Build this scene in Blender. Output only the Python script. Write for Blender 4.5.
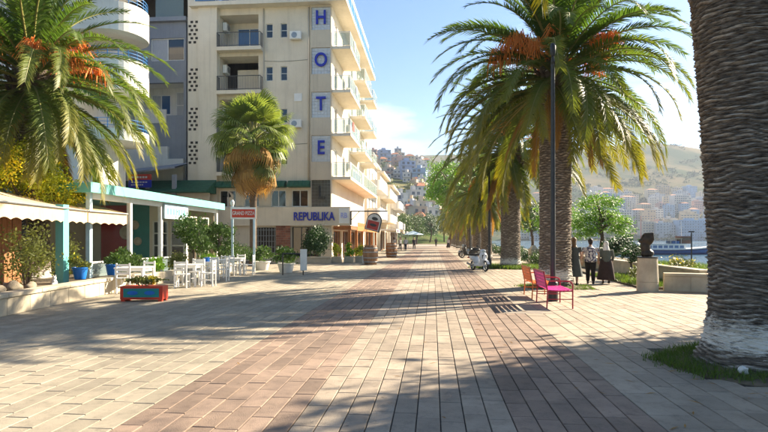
import bpy, bmesh, math, random
import numpy as np
from mathutils import Vector, Matrix, Euler
R = math.radians
random.seed(11)
S = bpy.context.scene
COL = S.collection
for _o in list(bpy.data.objects):
    bpy.data.objects.remove(_o)

# ---------------------------------------------------------------- camera
YAW = R(5.04); F = 555.0; HY = 238.0; CH = 1.65
SY, CY = math.sin(YAW), math.cos(YAW)
cam = bpy.data.cameras.new('camera'); cam.sensor_width = 36; cam.lens = 36 * F / 768
cam.shift_y = (HY - 216) / 768; cam.clip_start = 0.05; cam.clip_end = 9000
camo = bpy.data.objects.new('camera', cam); COL.objects.link(camo)
camo.location = (0, 0, CH); camo.rotation_euler = (R(90), 0, YAW)
S.camera = camo

# ---------------------------------------------------------------- sky and sun
SUN_AZ = R(53); SUN_EL = R(30)          # azimuth clockwise from +Y (the promenade)
wd = bpy.data.worlds.new('World'); S.world = wd; wd.use_nodes = True
nt = wd.node_tree; nt.nodes.clear()
N = nt.nodes.new; LK = nt.links.new
sky = N('ShaderNodeTexSky'); sky.sky_type = 'NISHITA'; sky.sun_disc = False
sky.sun_elevation = SUN_EL; sky.sun_rotation = SUN_AZ
sky.air_density = 1.0; sky.dust_density = 0.7; sky.ozone_density = 3.0
tc = N('ShaderNodeTexCoord')
mp = N('ShaderNodeMapping'); mp.inputs['Scale'].default_value = (1.6, 1.6, 4.2); mp.inputs['Location'].default_value = (0.35, 0.2, 0.1)
nz = N('ShaderNodeTexNoise'); nz.inputs['Scale'].default_value = 1.7; nz.inputs['Detail'].default_value = 9; nz.inputs['Roughness'].default_value = 0.58
nz.inputs['Distortion'].default_value = 0.5
rp = N('ShaderNodeValToRGB'); rp.color_ramp.elements[0].position = 0.55; rp.color_ramp.elements[0].color = (0, 0, 0, 1)
rp.color_ramp.elements[1].position = 0.74; rp.color_ramp.elements[1].color = (0.8, 0.8, 0.8, 1)
mx = N('ShaderNodeMix'); mx.data_type = 'RGBA'
mx.inputs[7].default_value = (7.4, 7.7, 8.2, 1)
bg = N('ShaderNodeBackground'); bg.inputs['Strength'].default_value = 0.052
ow = N('ShaderNodeOutputWorld')
LK(tc.outputs['Generated'], mp.inputs['Vector']); LK(mp.outputs[0], nz.inputs['Vector']); LK(nz.outputs['Fac'], rp.inputs[0])
LK(rp.outputs[0], mx.inputs[0]); hv = N('ShaderNodeHueSaturation'); hv.inputs['Saturation'].default_value = 1.18; LK(sky.outputs[0], hv.inputs['Color']); LK(hv.outputs[0], mx.inputs[6]); LK(mx.outputs[2], bg.inputs['Color']); LK(bg.outputs[0], ow.inputs[0])

sl = bpy.data.lights.new('sun', 'SUN'); sl.energy = 5.0; sl.angle = R(0.5); sl.color = (1.0, 0.86, 0.66)
so = bpy.data.objects.new('sun', sl); COL.objects.link(so)
so.location = (40, 35, 40)
so.rotation_euler = (R(90) - SUN_EL, 0, math.pi - SUN_AZ)
S.view_settings.view_transform = 'Standard'; S.view_settings.look = 'None'
S.view_settings.exposure = 2.02; S.view_settings.gamma = 1.0; S.view_settings.use_curve_mapping = False
try:
    S.cycles.volume_bounces = 1; S.cycles.max_bounces = 8; S.cycles.transparent_max_bounces = 8
    S.cycles.sample_clamp_indirect = 6
except Exception: pass

# ---------------------------------------------------------------- helpers
def Wd(u, d, z=0.0):            # camera-frame lateral/depth metres -> world
    return Vector((u * CY - d * SY, u * SY + d * CY, z))
def G(px, py):                  # ground point seen at a photo pixel
    d = F * CH / (py - HY)
    return Wd((px - 384) / F * d, d)
def At(px, d, z=0.0):
    return Wd((px - 384) / F * d, d, z)

def tag(o, label=None, cat=None, group=None, kind=None):
    if label: o['label'] = label
    if cat: o['category'] = cat
    if group: o['group'] = group
    if kind: o['kind'] = kind
    return o
FR = {}                          # world origin of an object's local frame (unrotated things)
def thing(name, label, cat, loc=(0, 0, 0), rz=0, group=None):
    o = bpy.data.objects.new(name, None); COL.objects.link(o)
    o.location = loc; o.rotation_euler = (0, 0, rz); o.empty_display_size = 0.2
    FR[o.name] = Vector(loc)
    return tag(o, label, cat, group)

class MB:
    def __init__(s): s.v = []; s.f = []; s.m = []; s.cm = 0
    def face(s, pts):
        b = len(s.v); s.v.extend(tuple(p) for p in pts); s.f.append(tuple(range(b, b + len(pts)))); s.m.append(s.cm)
        return s
    def box(s, x0, x1, y0, y1, z0, z1, bev=0):
        if x0 > x1: x0, x1 = x1, x0
        if y0 > y1: y0, y1 = y1, y0
        if z0 > z1: z0, z1 = z1, z0
        if bev:
            return s.bbox(x0, x1, y0, y1, z0, z1, bev)
        b = len(s.v)
        s.v += [(x0, y0, z0), (x1, y0, z0), (x1, y1, z0), (x0, y1, z0), (x0, y0, z1), (x1, y0, z1), (x1, y1, z1), (x0, y1, z1)]
        for q in ((0, 3, 2, 1), (4, 5, 6, 7), (0, 1, 5, 4), (1, 2, 6, 5), (2, 3, 7, 6), (3, 0, 4, 7)):
            s.f.append(tuple(b + i for i in q)); s.m.append(s.cm)
        return s
    def bbox(s, x0, x1, y0, y1, z0, z1, e):
        bm = bmesh.new(); bmesh.ops.create_cube(bm, size=1)
        for v in bm.verts:
            v.co = Vector(((x0 + x1) / 2 + v.co.x * (x1 - x0), (y0 + y1) / 2 + v.co.y * (y1 - y0), (z0 + z1) / 2 + v.co.z * (z1 - z0)))
        bmesh.ops.bevel(bm, geom=bm.edges[:], offset=e, segments=2, affect='EDGES', profile=0.5)
        s.addbm(bm); return s
    def addbm(s, bm, M=None):
        b = len(s.v); bm.verts.ensure_lookup_table()
        for v in bm.verts: s.v.append(tuple(M @ v.co) if M else tuple(v.co))
        for f in bm.faces:
            s.f.append(tuple(b + v.index for v in f.verts)); s.m.append(s.cm)
        bm.free(); return s
    def tube(s, pts, rad, n=8, cap=True):
        pts = [Vector(p) for p in pts]
        if not isinstance(rad, (list, tuple)): rad = [rad] * len(pts)
        b = len(s.v); up = None
        for i, p in enumerate(pts):
            t = (pts[min(i + 1, len(pts) - 1)] - pts[max(i - 1, 0)])
            if t.length < 1e-9: t = Vector((0, 0, 1))
            t.normalize()
            if up is None:
                up = Vector((0, 0, 1)) if abs(t.z) < 0.9 else Vector((1, 0, 0))
            x = up.cross(t)
            if x.length < 1e-4: x = Vector((0, 1, 0)).cross(t)
            x.normalize(); y = t.cross(x); up = y
            for k in range(n):
                a = 2 * math.pi * k / n
                s.v.append(tuple(p + (x * math.cos(a) + y * math.sin(a)) * rad[i]))
        for i in range(len(pts) - 1):
            for k in range(n):
                k2 = (k + 1) % n
                s.f.append((b + i * n + k, b + i * n + k2, b + (i + 1) * n + k2, b + (i + 1) * n + k)); s.m.append(s.cm)
        if cap:
            s.f.append(tuple(b + k for k in reversed(range(n)))); s.m.append(s.cm)
            e = b + (len(pts) - 1) * n
            s.f.append(tuple(e + k for k in range(n))); s.m.append(s.cm)
        return s
    def lathe(s, prof, n=20, c=(0, 0, 0), sx=1, sy=1):
        b = len(s.v)
        for r, z in prof:
            for k in range(n):
                a = 2 * math.pi * k / n
                s.v.append((c[0] + r * sx * math.cos(a), c[1] + r * sy * math.sin(a), c[2] + z))
        for i in range(len(prof) - 1):
            for k in range(n):
                k2 = (k + 1) % n
                s.f.append((b + i * n + k, b + i * n + k2, b + (i + 1) * n + k2, b + (i + 1) * n + k)); s.m.append(s.cm)
        if prof[0][0] > 1e-4: s.f.append(tuple(b + k for k in reversed(range(n)))); s.m.append(s.cm)
        if prof[-1][0] > 1e-4:
            e = b + (len(prof) - 1) * n
            s.f.append(tuple(e + k for k in range(n))); s.m.append(s.cm)
        return s
    def ell(s, c, r, n=12, m=8):
        pr = [(math.sin(math.pi * i / m), -math.cos(math.pi * i / m)) for i in range(m + 1)]
        pr[0] = (0.02, -1); pr[-1] = (0.02, 1)
        b = len(s.v); s.lathe(pr, n)
        for i in range(b, len(s.v)):
            x, y, z = s.v[i]; s.v[i] = (c[0] + x * r[0], c[1] + y * r[1], c[2] + z * r[2])
        return s
    def prism(s, poly, z0, z1):           # poly: xy list counter-clockwise
        n = len(poly); b = len(s.v)
        s.v += [(x, y, z0) for x, y in poly] + [(x, y, z1) for x, y in poly]
        s.f.append(tuple(b + i for i in reversed(range(n)))); s.m.append(s.cm)
        s.f.append(tuple(b + n + i for i in range(n))); s.m.append(s.cm)
        for i in range(n):
            j = (i + 1) % n
            s.f.append((b + i, b + j, b + n + j, b + n + i)); s.m.append(s.cm)
        return s
    def xf(s, M, start=0):
        for i in range(start, len(s.v)): s.v[i] = tuple(M @ Vector(s.v[i]))
        return s
    def mesh(s, name, mats, smooth=False):
        me = bpy.data.meshes.new(name); me.from_pydata(s.v, [], s.f)
        for m in (mats if isinstance(mats, (list, tuple)) else [mats]): me.materials.append(m)
        if len(me.materials) > 1: me.polygons.foreach_set('material_index', s.m)
        if smooth:
            me.polygons.foreach_set('use_smooth', [True] * len(me.polygons))
            if smooth is not True:
                try: me.set_sharp_from_angle(angle=R(smooth))
                except Exception: pass
        me.update(); return me
    def build(s, name, mats, parent=None, loc=None, rot=None, smooth=False, world=False):
        return link(name, s.mesh(name, mats, smooth), parent, loc, rot, world)
def link(name, me, parent=None, loc=None, rot=None, world=False):
    o = bpy.data.objects.new(name, me); COL.objects.link(o)
    if loc is not None: o.location = loc
    if rot is not None: o.rotation_euler = rot
    if parent is not None:
        o.parent = parent
        if world:
            o.location = Vector(o.location) - FR.get(parent.name, Vector((0, 0, 0)))
    FR[o.name] = Vector((0, 0, 0))
    return o
def copy_tree(o, parent=None):
    c = o.copy(); COL.objects.link(c)
    if parent is not None: c.parent = parent
    for ch in o.children: copy_tree(ch, c)
    return c

# ---------------------------------------------------------------- materials
M = {}
def _base(name):
    m = bpy.data.materials.new(name); m.use_nodes = True
    t = m.node_tree; b = t.nodes['Principled BSDF']; M[name] = m
    return m, t, b
STREAK = ('cream', 'cream_lit', 'cream_dark', 'white_wall', 'grey_wall', 'stone', 'awning')
SPECK = ('tile_light', 'tile_red', 'tile_grey', 'tile_sand')
def pm(name, c1, c2=None, scale=3.0, rough=0.8, bump=0.0, bscale=40.0, var=0.0, metal=0.0, spec=0.3, stretch=(1, 1, 1), ramp=(0.35, 0.65), dirt=0.0):
    m, t, b = _base(name); n = t.nodes.new; l = t.links.new
    b.inputs['Roughness'].default_value = rough; b.inputs['Metallic'].default_value = metal
    b.inputs['Specular IOR Level'].default_value = spec
    c2 = c2 or tuple(x * 0.78 for x in c1)
    geo = n('ShaderNodeNewGeometry'); mpn = n('ShaderNodeMapping'); mpn.inputs['Scale'].default_value = stretch
    l(geo.outputs['Position'], mpn.inputs['Vector'])
    no = n('ShaderNodeTexNoise'); no.inputs['Scale'].default_value = scale; no.inputs['Detail'].default_value = 8; no.inputs['Roughness'].default_value = 0.62
    l(mpn.outputs[0], no.inputs['Vector'])
    r = n('ShaderNodeValToRGB'); r.color_ramp.elements[0].position = ramp[0]; r.color_ramp.elements[1].position = ramp[1]
    r.color_ramp.elements[0].color = (*c1, 1); r.color_ramp.elements[1].color = (*c2, 1)
    l(no.outputs['Fac'], r.inputs[0]); out = r.outputs[0]
    if dirt:
        n2 = n('ShaderNodeTexNoise'); n2.inputs['Scale'].default_value = 0.45; n2.inputs['Detail'].default_value = 10; n2.inputs['Roughness'].default_value = 0.7
        l(geo.outputs['Position'], n2.inputs['Vector'])
        r2 = n('ShaderNodeMapRange'); r2.inputs['From Min'].default_value = 0.35; r2.inputs['From Max'].default_value = 0.72
        r2.inputs['To Min'].default_value = 1.0; r2.inputs['To Max'].default_value = 1 - dirt
        l(n2.outputs['Fac'], r2.inputs['Value'])
        mu = n('ShaderNodeMix'); mu.data_type = 'RGBA'; mu.blend_type = 'MULTIPLY'; mu.inputs[0].default_value = 1
        l(out, mu.inputs[6]); l(r2.outputs[0], mu.inputs[7]); out = mu.outputs[2]
    if name in STREAK:                                    # rain streaks and grime on the plaster
        ms_ = n('ShaderNodeMapping'); ms_.inputs['Scale'].default_value = (2.2, 2.2, 0.10); l(geo.outputs['Position'], ms_.inputs['Vector'])
        n5 = n('ShaderNodeTexNoise'); n5.inputs['Scale'].default_value = 2.0; n5.inputs['Detail'].default_value = 10; n5.inputs['Roughness'].default_value = 0.7; l(ms_.outputs[0], n5.inputs['Vector'])
        r5 = n('ShaderNodeMapRange'); r5.inputs['From Min'].default_value = 0.52; r5.inputs['From Max'].default_value = 0.75; r5.inputs['To Min'].default_value = 1.0; r5.inputs['To Max'].default_value = 0.82
        l(n5.outputs['Fac'], r5.inputs['Value'])
        mu5 = n('ShaderNodeMix'); mu5.data_type = 'RGBA'; mu5.blend_type = 'MULTIPLY'; mu5.inputs[0].default_value = 1
        l(out, mu5.inputs[6]); l(r5.outputs[0], mu5.inputs[7]); out = mu5.outputs[2]
    if name in SPECK:                                     # gum spots, scuffs and drip stains on the stone
        n3 = n('ShaderNodeTexNoise'); n3.inputs['Scale'].default_value = 5.5; n3.inputs['Detail'].default_value = 14; n3.inputs['Roughness'].default_value = 0.8
        l(geo.outputs['Position'], n3.inputs['Vector'])
        r3 = n('ShaderNodeMapRange'); r3.inputs['From Min'].default_value = 0.50; r3.inputs['From Max'].default_value = 0.68; r3.inputs['To Min'].default_value = 1.0; r3.inputs['To Max'].default_value = 0.62
        l(n3.outputs['Fac'], r3.inputs['Value'])
        vo = n('ShaderNodeTexVoronoi'); vo.inputs['Scale'].default_value = 2.6; l(geo.outputs['Position'], vo.inputs['Vector'])
        r4 = n('ShaderNodeMapRange'); r4.inputs['From Min'].default_value = 0.035; r4.inputs['From Max'].default_value = 0.06; r4.inputs['To Min'].default_value = 0.55; r4.inputs['To Max'].default_value = 1.0
        l(vo.outputs['Distance'], r4.inputs['Value'])
        mm = n('ShaderNodeMath'); mm.operation = 'MULTIPLY'; l(r3.outputs[0], mm.inputs[0]); l(r4.outputs[0], mm.inputs[1])
        mu3 = n('ShaderNodeMix'); mu3.data_type = 'RGBA'; mu3.blend_type = 'MULTIPLY'; mu3.inputs[0].default_value = 1
        l(out, mu3.inputs[6]); l(mm.outputs[0], mu3.inputs[7]); out = mu3.outputs[2]
    if var:
        oi = n('ShaderNodeObjectInfo'); ad = n('ShaderNodeMath'); ad.operation = 'ADD'
        l(oi.outputs['Random'], ad.inputs[0]); l(geo.outputs['Random Per Island'], ad.inputs[1])
        fr = n('ShaderNodeMath'); fr.operation = 'FRACT'; l(ad.outputs[0], fr.inputs[0])
        mr = n('ShaderNodeMapRange'); mr.inputs['To Min'].default_value = 1 - var; mr.inputs['To Max'].default_value = 1 + var
        l(fr.outputs[0], mr.inputs['Value'])
        hs = n('ShaderNodeHueSaturation'); l(mr.outputs[0], hs.inputs['Value']); l(out, hs.inputs['Color']); out = hs.outputs[0]
    l(out, b.inputs['Base Color'])
    if bump:
        nb = n('ShaderNodeTexNoise'); nb.inputs['Scale'].default_value = bscale; nb.inputs['Detail'].default_value = 6
        l(mpn.outputs[0], nb.inputs['Vector'])
        bp = n('ShaderNodeBump'); bp.inputs['Strength'].default_value = bump; bp.inputs['Distance'].default_value = 0.02
        l(nb.outputs['Fac'], bp.inputs['Height']); l(bp.outputs[0], b.inputs['Normal'])
    return m
def leafm(name, c1, c2, trans=0.4, tc=None, rough=0.5, big=None, tip=0.0):
    m, t, b = _base(name); n = t.nodes.new; l = t.links.new
    geo = n('ShaderNodeNewGeometry'); oi = n('ShaderNodeObjectInfo')
    ad = n('ShaderNodeMath'); ad.operation = 'ADD'; l(oi.outputs['Random'], ad.inputs[0]); l(geo.outputs['Random Per Island'], ad.inputs[1])
    fr = n('ShaderNodeMath'); fr.operation = 'FRACT'; l(ad.outputs[0], fr.inputs[0])
    no = n('ShaderNodeTexNoise'); no.inputs['Scale'].default_value = 1.1; no.inputs['Detail'].default_value = 3
    l(geo.outputs['Position'], no.inputs['Vector'])
    a2 = n('ShaderNodeMath'); a2.operation = 'MULTIPLY_ADD'; l(fr.outputs[0], a2.inputs[0]); a2.inputs[1].default_value = 0.55
    s2 = n('ShaderNodeMapRange'); s2.inputs['From Min'].default_value = 0.3; s2.inputs['From Max'].default_value = 0.7; s2.inputs['To Max'].default_value = 0.45
    l(no.outputs['Fac'], s2.inputs['Value']); l(s2.outputs[0], a2.inputs[2])
    mxc = n('ShaderNodeMix'); mxc.data_type = 'RGBA'; mxc.inputs[6].default_value = (*c1, 1); mxc.inputs[7].default_value = (*c2, 1)
    l(a2.outputs[0], mxc.inputs[0])
    if tip:
        ta = n('ShaderNodeAttribute'); ta.attribute_name = 'tip'
        tm_ = n('ShaderNodeMapRange'); tm_.inputs['From Min'].default_value = 0.45; tm_.inputs['From Max'].default_value = 1.0; tm_.inputs['To Max'].default_value = tip
        l(ta.outputs['Fac'], tm_.inputs['Value']); m0 = mxc
        mxc = n('ShaderNodeMix'); mxc.data_type = 'RGBA'; mxc.inputs[7].default_value = (0.40, 0.28, 0.02, 1)
        l(tm_.outputs[0], mxc.inputs[0]); l(m0.outputs[2], mxc.inputs[6])
    l(mxc.outputs[2], b.inputs['Base Color'])
    b.inputs['Roughness'].default_value = rough; b.inputs['Specular IOR Level'].default_value = 0.35
    tr = n('ShaderNodeBsdfTranslucent')
    hs = n('ShaderNodeHueSaturation'); hs.inputs['Hue'].default_value = 0.497; hs.inputs['Saturation'].default_value = 1.1; hs.inputs['Value'].default_value = 1.7
    l(mxc.outputs[2], hs.inputs['Color']); l(hs.outputs[0], tr.inputs['Color'])
    ms = n('ShaderNodeMixShader'); ms.inputs[0].default_value = trans
    l(b.outputs[0], ms.inputs[1]); l(tr.outputs[0], ms.inputs[2]); l(ms.outputs[0], t.nodes['Material Output'].inputs[0])
    return m
def glassm(name, col, rough=0.06, alpha=None):
    m, t, b = _base(name)
    b.inputs['Base Color'].default_value = (*col, 1); b.inputs['Roughness'].default_value = rough
    b.inputs['Specular IOR Level'].default_value = 0.8
    if alpha is not None:
        n = t.nodes.new; l = t.links.new
        tp = n('ShaderNodeBsdfTransparent'); tp.inputs[0].default_value = tuple((0.6 + 0.4 * c if name != 'glass_clear' else 0.97) for c in col) + (1,)
        ms = n('ShaderNodeMixShader'); ms.inputs[0].default_value = alpha
        l(tp.outputs[0], ms.inputs[1]); l(b.outputs[0], ms.inputs[2]); l(ms.outputs[0], t.nodes['Material Output'].inputs[0])
    return m

pm('joint', (0.06, 0.05, 0.042), (0.11, 0.095, 0.08), 30, 0.95, 0.3)
pm('tile_light', (0.415, 0.34, 0.26), (0.315, 0.26, 0.20), 2.2, 0.72, 0.35, 90, 0.20, dirt=0.40)
pm('tile_red', (0.325, 0.235, 0.175), (0.24, 0.175, 0.135), 2.2, 0.72, 0.35, 90, 0.22, dirt=0.40)
pm('tile_grey', (0.385, 0.335, 0.25), (0.31, 0.27, 0.205), 1.6, 0.75, 0.3, 90, 0.14, dirt=0.35)
pm('tile_sand', (0.43, 0.355, 0.27), (0.35, 0.29, 0.22), 1.6, 0.72, 0.3, 90, 0.15, dirt=0.35)
pm('earth', (0.16, 0.12, 0.08), (0.09, 0.075, 0.05), 6, 0.95, 0.6, 30)
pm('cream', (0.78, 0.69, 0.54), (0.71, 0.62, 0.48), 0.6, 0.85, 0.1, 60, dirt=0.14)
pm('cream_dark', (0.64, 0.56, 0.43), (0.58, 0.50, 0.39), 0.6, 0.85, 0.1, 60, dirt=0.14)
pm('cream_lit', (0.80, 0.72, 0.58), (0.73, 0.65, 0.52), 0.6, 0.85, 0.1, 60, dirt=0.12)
pm('white_wall', (0.80, 0.77, 0.70), (0.72, 0.68, 0.61), 0.7, 0.8, 0.1, 60, dirt=0.14)
pm('white_paint', (0.80, 0.79, 0.75), (0.72, 0.71, 0.67), 3, 0.45, 0.05, 60)
pm('grey_wall', (0.31, 0.33, 0.37), (0.27, 0.29, 0.33), 0.8, 0.85, 0.1, 60, dirt=0.15)
pm('green_roof', (0.03, 0.13, 0.075), (0.02, 0.09, 0.05), 4, 0.6, 0.2, 20)
pm('blue_paint', (0.02, 0.035, 0.42), (0.015, 0.028, 0.34), 5, 0.4)
pm('blue_rail', (0.05, 0.22, 0.50), None, 5, 0.4)
pm('metal_grey', (0.32, 0.34, 0.35), None, 8, 0.4, metal=0.6)
pm('metal_black', (0.018, 0.02, 0.022), (0.03, 0.03, 0.03), 8, 0.45, spec=0.5)
pm('brick', (0.36, 0.15, 0.085), (0.27, 0.11, 0.07), 4, 0.85, 0.3, 60, 0.3)
pm('mortar', (0.42, 0.36, 0.28), None, 8, 0.9)
pm('stone', (0.60, 0.52, 0.38), (0.48, 0.41, 0.30), 2.5, 0.85, 0.3, 50, 0.08, dirt=0.3)
pm('wood', (0.38, 0.17, 0.065), (0.24, 0.10, 0.04), 6, 0.6, 0.2, 40, 0.2, stretch=(4, 4, 0.6))
pm('wood_orange', (0.50, 0.20, 0.06), (0.35, 0.13, 0.04), 6, 0.5, 0.2, 40, 0.15, stretch=(1, 1, 6))
pm('teal', (0.16, 0.52, 0.48), (0.13, 0.45, 0.42), 3, 0.5, 0.05, 40)
pm('teal_pale', (0.17, 0.50, 0.44), (0.15, 0.44, 0.40), 3, 0.5, 0.05, 40)
pm('teal_dark', (0.015, 0.24, 0.22), (0.012, 0.20, 0.19), 3, 0.6)
pm('blue_pale', (0.50, 0.64, 0.72), (0.44, 0.58, 0.66), 3, 0.5, 0.05, 40)
pm('red_wall', (0.42, 0.025, 0.02), (0.36, 0.02, 0.016), 2, 0.7)
pm('red_paint', (0.58, 0.055, 0.025), (0.48, 0.045, 0.02), 5, 0.5)
pm('awning', (0.60, 0.46, 0.29), (0.54, 0.41, 0.25), 3, 0.85, 0.1, 30)
pm('awning_white', (0.80, 0.78, 0.74), None, 3, 0.85)
pm('pot_blue', (0.01, 0.16, 0.55), (0.01, 0.13, 0.46), 4, 0.4)
pm('terracotta', (0.42, 0.17, 0.08), None, 6, 0.8, 0.2)
pm('magenta', (0.62, 0.02, 0.24), (0.52, 0.015, 0.2), 6, 0.45)
pm('orange_paint', (0.80, 0.17, 0.025), (0.70, 0.14, 0.02), 6, 0.45)
pm('coral_metal', (0.36, 0.03, 0.05), None, 6, 0.4)
pm('coral_orange', (0.62, 0.17, 0.05), None, 6, 0.4)
pm('interior', (0.05, 0.042, 0.035), None, 2, 0.9)
pm('curtain', (0.55, 0.55, 0.56), (0.38, 0.40, 0.43), 5, 0.9, stretch=(9, 9, 0.4))
pm('bronze', (0.06, 0.048, 0.035), (0.035, 0.03, 0.025), 6, 0.5, 0.4, 20, metal=0.4)
pm('rubber', (0.015, 0.015, 0.016), None, 5, 0.7)
pm('scooter_white', (0.68, 0.69, 0.70), None, 3, 0.25, spec=0.6)
pm('barrel_wood', (0.30, 0.17, 0.09), (0.20, 0.11, 0.06), 6, 0.7, 0.2, 40, 0.2, stretch=(5, 5, 0.5))
pm('rock', (0.30, 0.25, 0.18), (0.20, 0.17, 0.12), 6, 0.9, 0.4)
glassm('glass_dark', (0.015, 0.02, 0.025), 0.05)
glassm('glass_blue', (0.05, 0.13, 0.28), 0.05)
glassm('glass_rail', (0.50, 0.62, 0.62), 0.08, 0.24)
glassm('glass_rail_blue', (0.08, 0.26, 0.5), 0.08, 0.7)
glassm('glass_clear', (0.02, 0.03, 0.03), 0.04, 0.05)
leafm('frond_green', (0.045, 0.098, 0.018), (0.095, 0.15, 0.026), 0.32, tip=0.08)
leafm('frond_mid', (0.05, 0.10, 0.020), (0.115, 0.155, 0.026), 0.34, tip=0.2)
leafm('frond_old', (0.052, 0.095, 0.020), (0.125, 0.15, 0.026), 0.32, tip=0.45)
leafm('frond_dry', (0.26, 0.14, 0.045), (0.42, 0.25, 0.07), 0.35, rough=0.8)
leafm('rachis', (0.19, 0.20, 0.05), (0.26, 0.23, 0.07), 0.05)
leafm('rachis_dry', (0.34, 0.22, 0.09), (0.26, 0.16, 0.06), 0.05)
leafm('fruit', (0.78, 0.38, 0.10), (0.66, 0.29, 0.07), 0.35, rough=0.7)
leafm('leaf_dark', (0.018, 0.055, 0.012), (0.045, 0.10, 0.02), 0.25)
leafm('leaf_green', (0.04, 0.085, 0.018), (0.09, 0.15, 0.028), 0.33)
leafm('leaf_light', (0.085, 0.21, 0.02), (0.20, 0.34, 0.03), 0.42)
leafm('fan_green', (0.09, 0.14, 0.028), (0.20, 0.235, 0.05), 0.4)
pm('scrub', (0.055, 0.08, 0.04), (0.04, 0.06, 0.03), 0.1, 1.0, spec=0.0)
leafm('leaf_olive', (0.10, 0.13, 0.035), (0.20, 0.21, 0.05), 0.35)
leafm('leaf_yellow', (0.17, 0.24, 0.02), (0.42, 0.42, 0.03), 0.42)
leafm('flower_yellow', (0.78, 0.60, 0.02), (0.85, 0.70, 0.05), 0.3)
leafm('grass', (0.05, 0.095, 0.016), (0.12, 0.17, 0.028), 0.32)
pm('bark', (0.13, 0.095, 0.065), (0.075, 0.055, 0.04), 5, 0.95, 0.6, 30)
# ---------------------------------------------------------------- ground, pavement, sea
SEA = -1.5
mb = MB(); mb.box(-900, 13.0, -60, 620, -6, -0.06)
tag(mb.build('ground', M['earth']), 'bare earth ground under the seafront promenade', kind='structure')
def sea_mat():
    m, t, b = _base('sea'); n = t.nodes.new; l = t.links.new
    b.inputs['Base Color'].default_value = (0.02, 0.075, 0.11, 1); b.inputs['Roughness'].default_value = 0.12
    g = n('ShaderNodeNewGeometry'); no = n('ShaderNodeTexNoise'); no.inputs['Scale'].default_value = 0.9; no.inputs['Detail'].default_value = 5
    l(g.outputs['Position'], no.inputs['Vector']); bp = n('ShaderNodeBump'); bp.inputs['Strength'].default_value = 0.7; bp.inputs['Distance'].default_value = 0.5
    l(no.outputs['Fac'], bp.inputs['Height']); l(bp.outputs[0], b.inputs['Normal']); return m
mb = MB(); mb.face([(13.05, -80, SEA), (2600, -80, SEA), (2600, 2300, SEA), (13.05, 2300, SEA)])
tag(mb.build('sea', sea_mat()), 'calm blue bay water beyond the seafront wall', kind='structure')

pave = MB()
pave.box(-22, 12.9, -8, 140, -0.055, -0.016)
pavement = tag(pave.build('pavement', M['joint']), 'promenade pavement of long rectangular stone tiles in light and reddish bands', kind='structure')
GAP = 0.011
def tile_mb(mb, x0, x1, y0, y1, z0, z1, e=0.004, j=0.0):
    b = len(mb.v); dz = [random.uniform(-j, j) for _ in range(4)]
    mb.v += [(x0, y0, z0), (x1, y0, z0), (x1, y1, z0), (x0, y1, z0),
             (x0, y0, z1 - e), (x1, y0, z1 - e), (x1, y1, z1 - e), (x0, y1, z1 - e),
             (x0 + e, y0 + e, z1 + dz[0]), (x1 - e, y0 + e, z1 + dz[1]), (x1 - e, y1 - e, z1 + dz[2]), (x0 + e, y1 - e, z1 + dz[3])]
    for q in ((0, 1, 5, 4), (1, 2, 6, 5), (2, 3, 7, 6), (3, 0, 4, 7), (4, 5, 9, 8), (5, 6, 10, 9), (6, 7, 11, 10), (7, 4, 8, 11), (8, 9, 10, 11)):
        mb.f.append(tuple(b + i for i in q)); mb.m.append(mb.cm)
ZONES = [(-12.2, -2.76, 0.236, 'tile_grey'), (-2.76, -1.235, 0.218, 'tile_red'), (-1.235, 0.72, 0.217, 'tile_light'),
         (0.72, 2.0, 0.2133, 'tile_red'), (2.0, 2.4, 0.40, 'tile_sand'), (2.4, 12.85, 0.261, 'tile_sand')]
PALM_Y = [7.6, 19.2, 31.0, 42.7, 54.4, 66.1, 77.8, 89.5, 101.2, 113.0]
PALM_X = 4.15
near = []; fields = {k: MB() for k in ('tile_grey', 'tile_red', 'tile_light', 'tile_sand')}
def in_bed(x, y):
    for k, py in enumerate(PALM_Y):
        rx, ry = (1.0, 0.95) if k == 0 else (1.0, 1.0)
        cx = PALM_X + (0.02 if k == 0 else 0)
        if abs(x - cx) < rx and abs(y - py) < ry: return True
    return False
YMAX = 78.0
for (x0, x1, w, mt) in ZONES:
    nc = max(1, round((x1 - x0) / w)); w = (x1 - x0) / nc
    for c in range(nc):
        cx0 = x0 + c * w; y = 3.2 - random.random() * 0.6
        ymax = 18.0 if cx0 > 6.8 else YMAX
        while y < ymax:
            L = random.choice((0.42, 0.6, 0.6, 0.64, 0.64, 0.48)) * (1 if w < 0.3 else 1.35)
            if mt == 'tile_sand' or mt == 'tile_grey': L *= 1.15
            X0, X1, Y0, Y1 = cx0 + GAP / 2, cx0 + w - GAP / 2, y + GAP / 2, y + L - GAP / 2
            y += L
            mx_, my_ = (X0 + X1) / 2, (Y0 + Y1) / 2
            if in_bed(mx_, my_): continue
            u = mx_ * CY + my_ * SY; d = -mx_ * SY + my_ * CY
            if d < 2.5 and mx_ < 2: continue
            if d > 4.45 and abs(u / d) < 0.74 and d < 9.0:
                near.append((d, X0, X1, Y0, Y1, mt))
            else:
                tile_mb(fields[mt], X0, X1, Y0, Y1, -0.012, 0.0, 0.004, 0.0022)
near.sort()
tcache = {}
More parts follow.
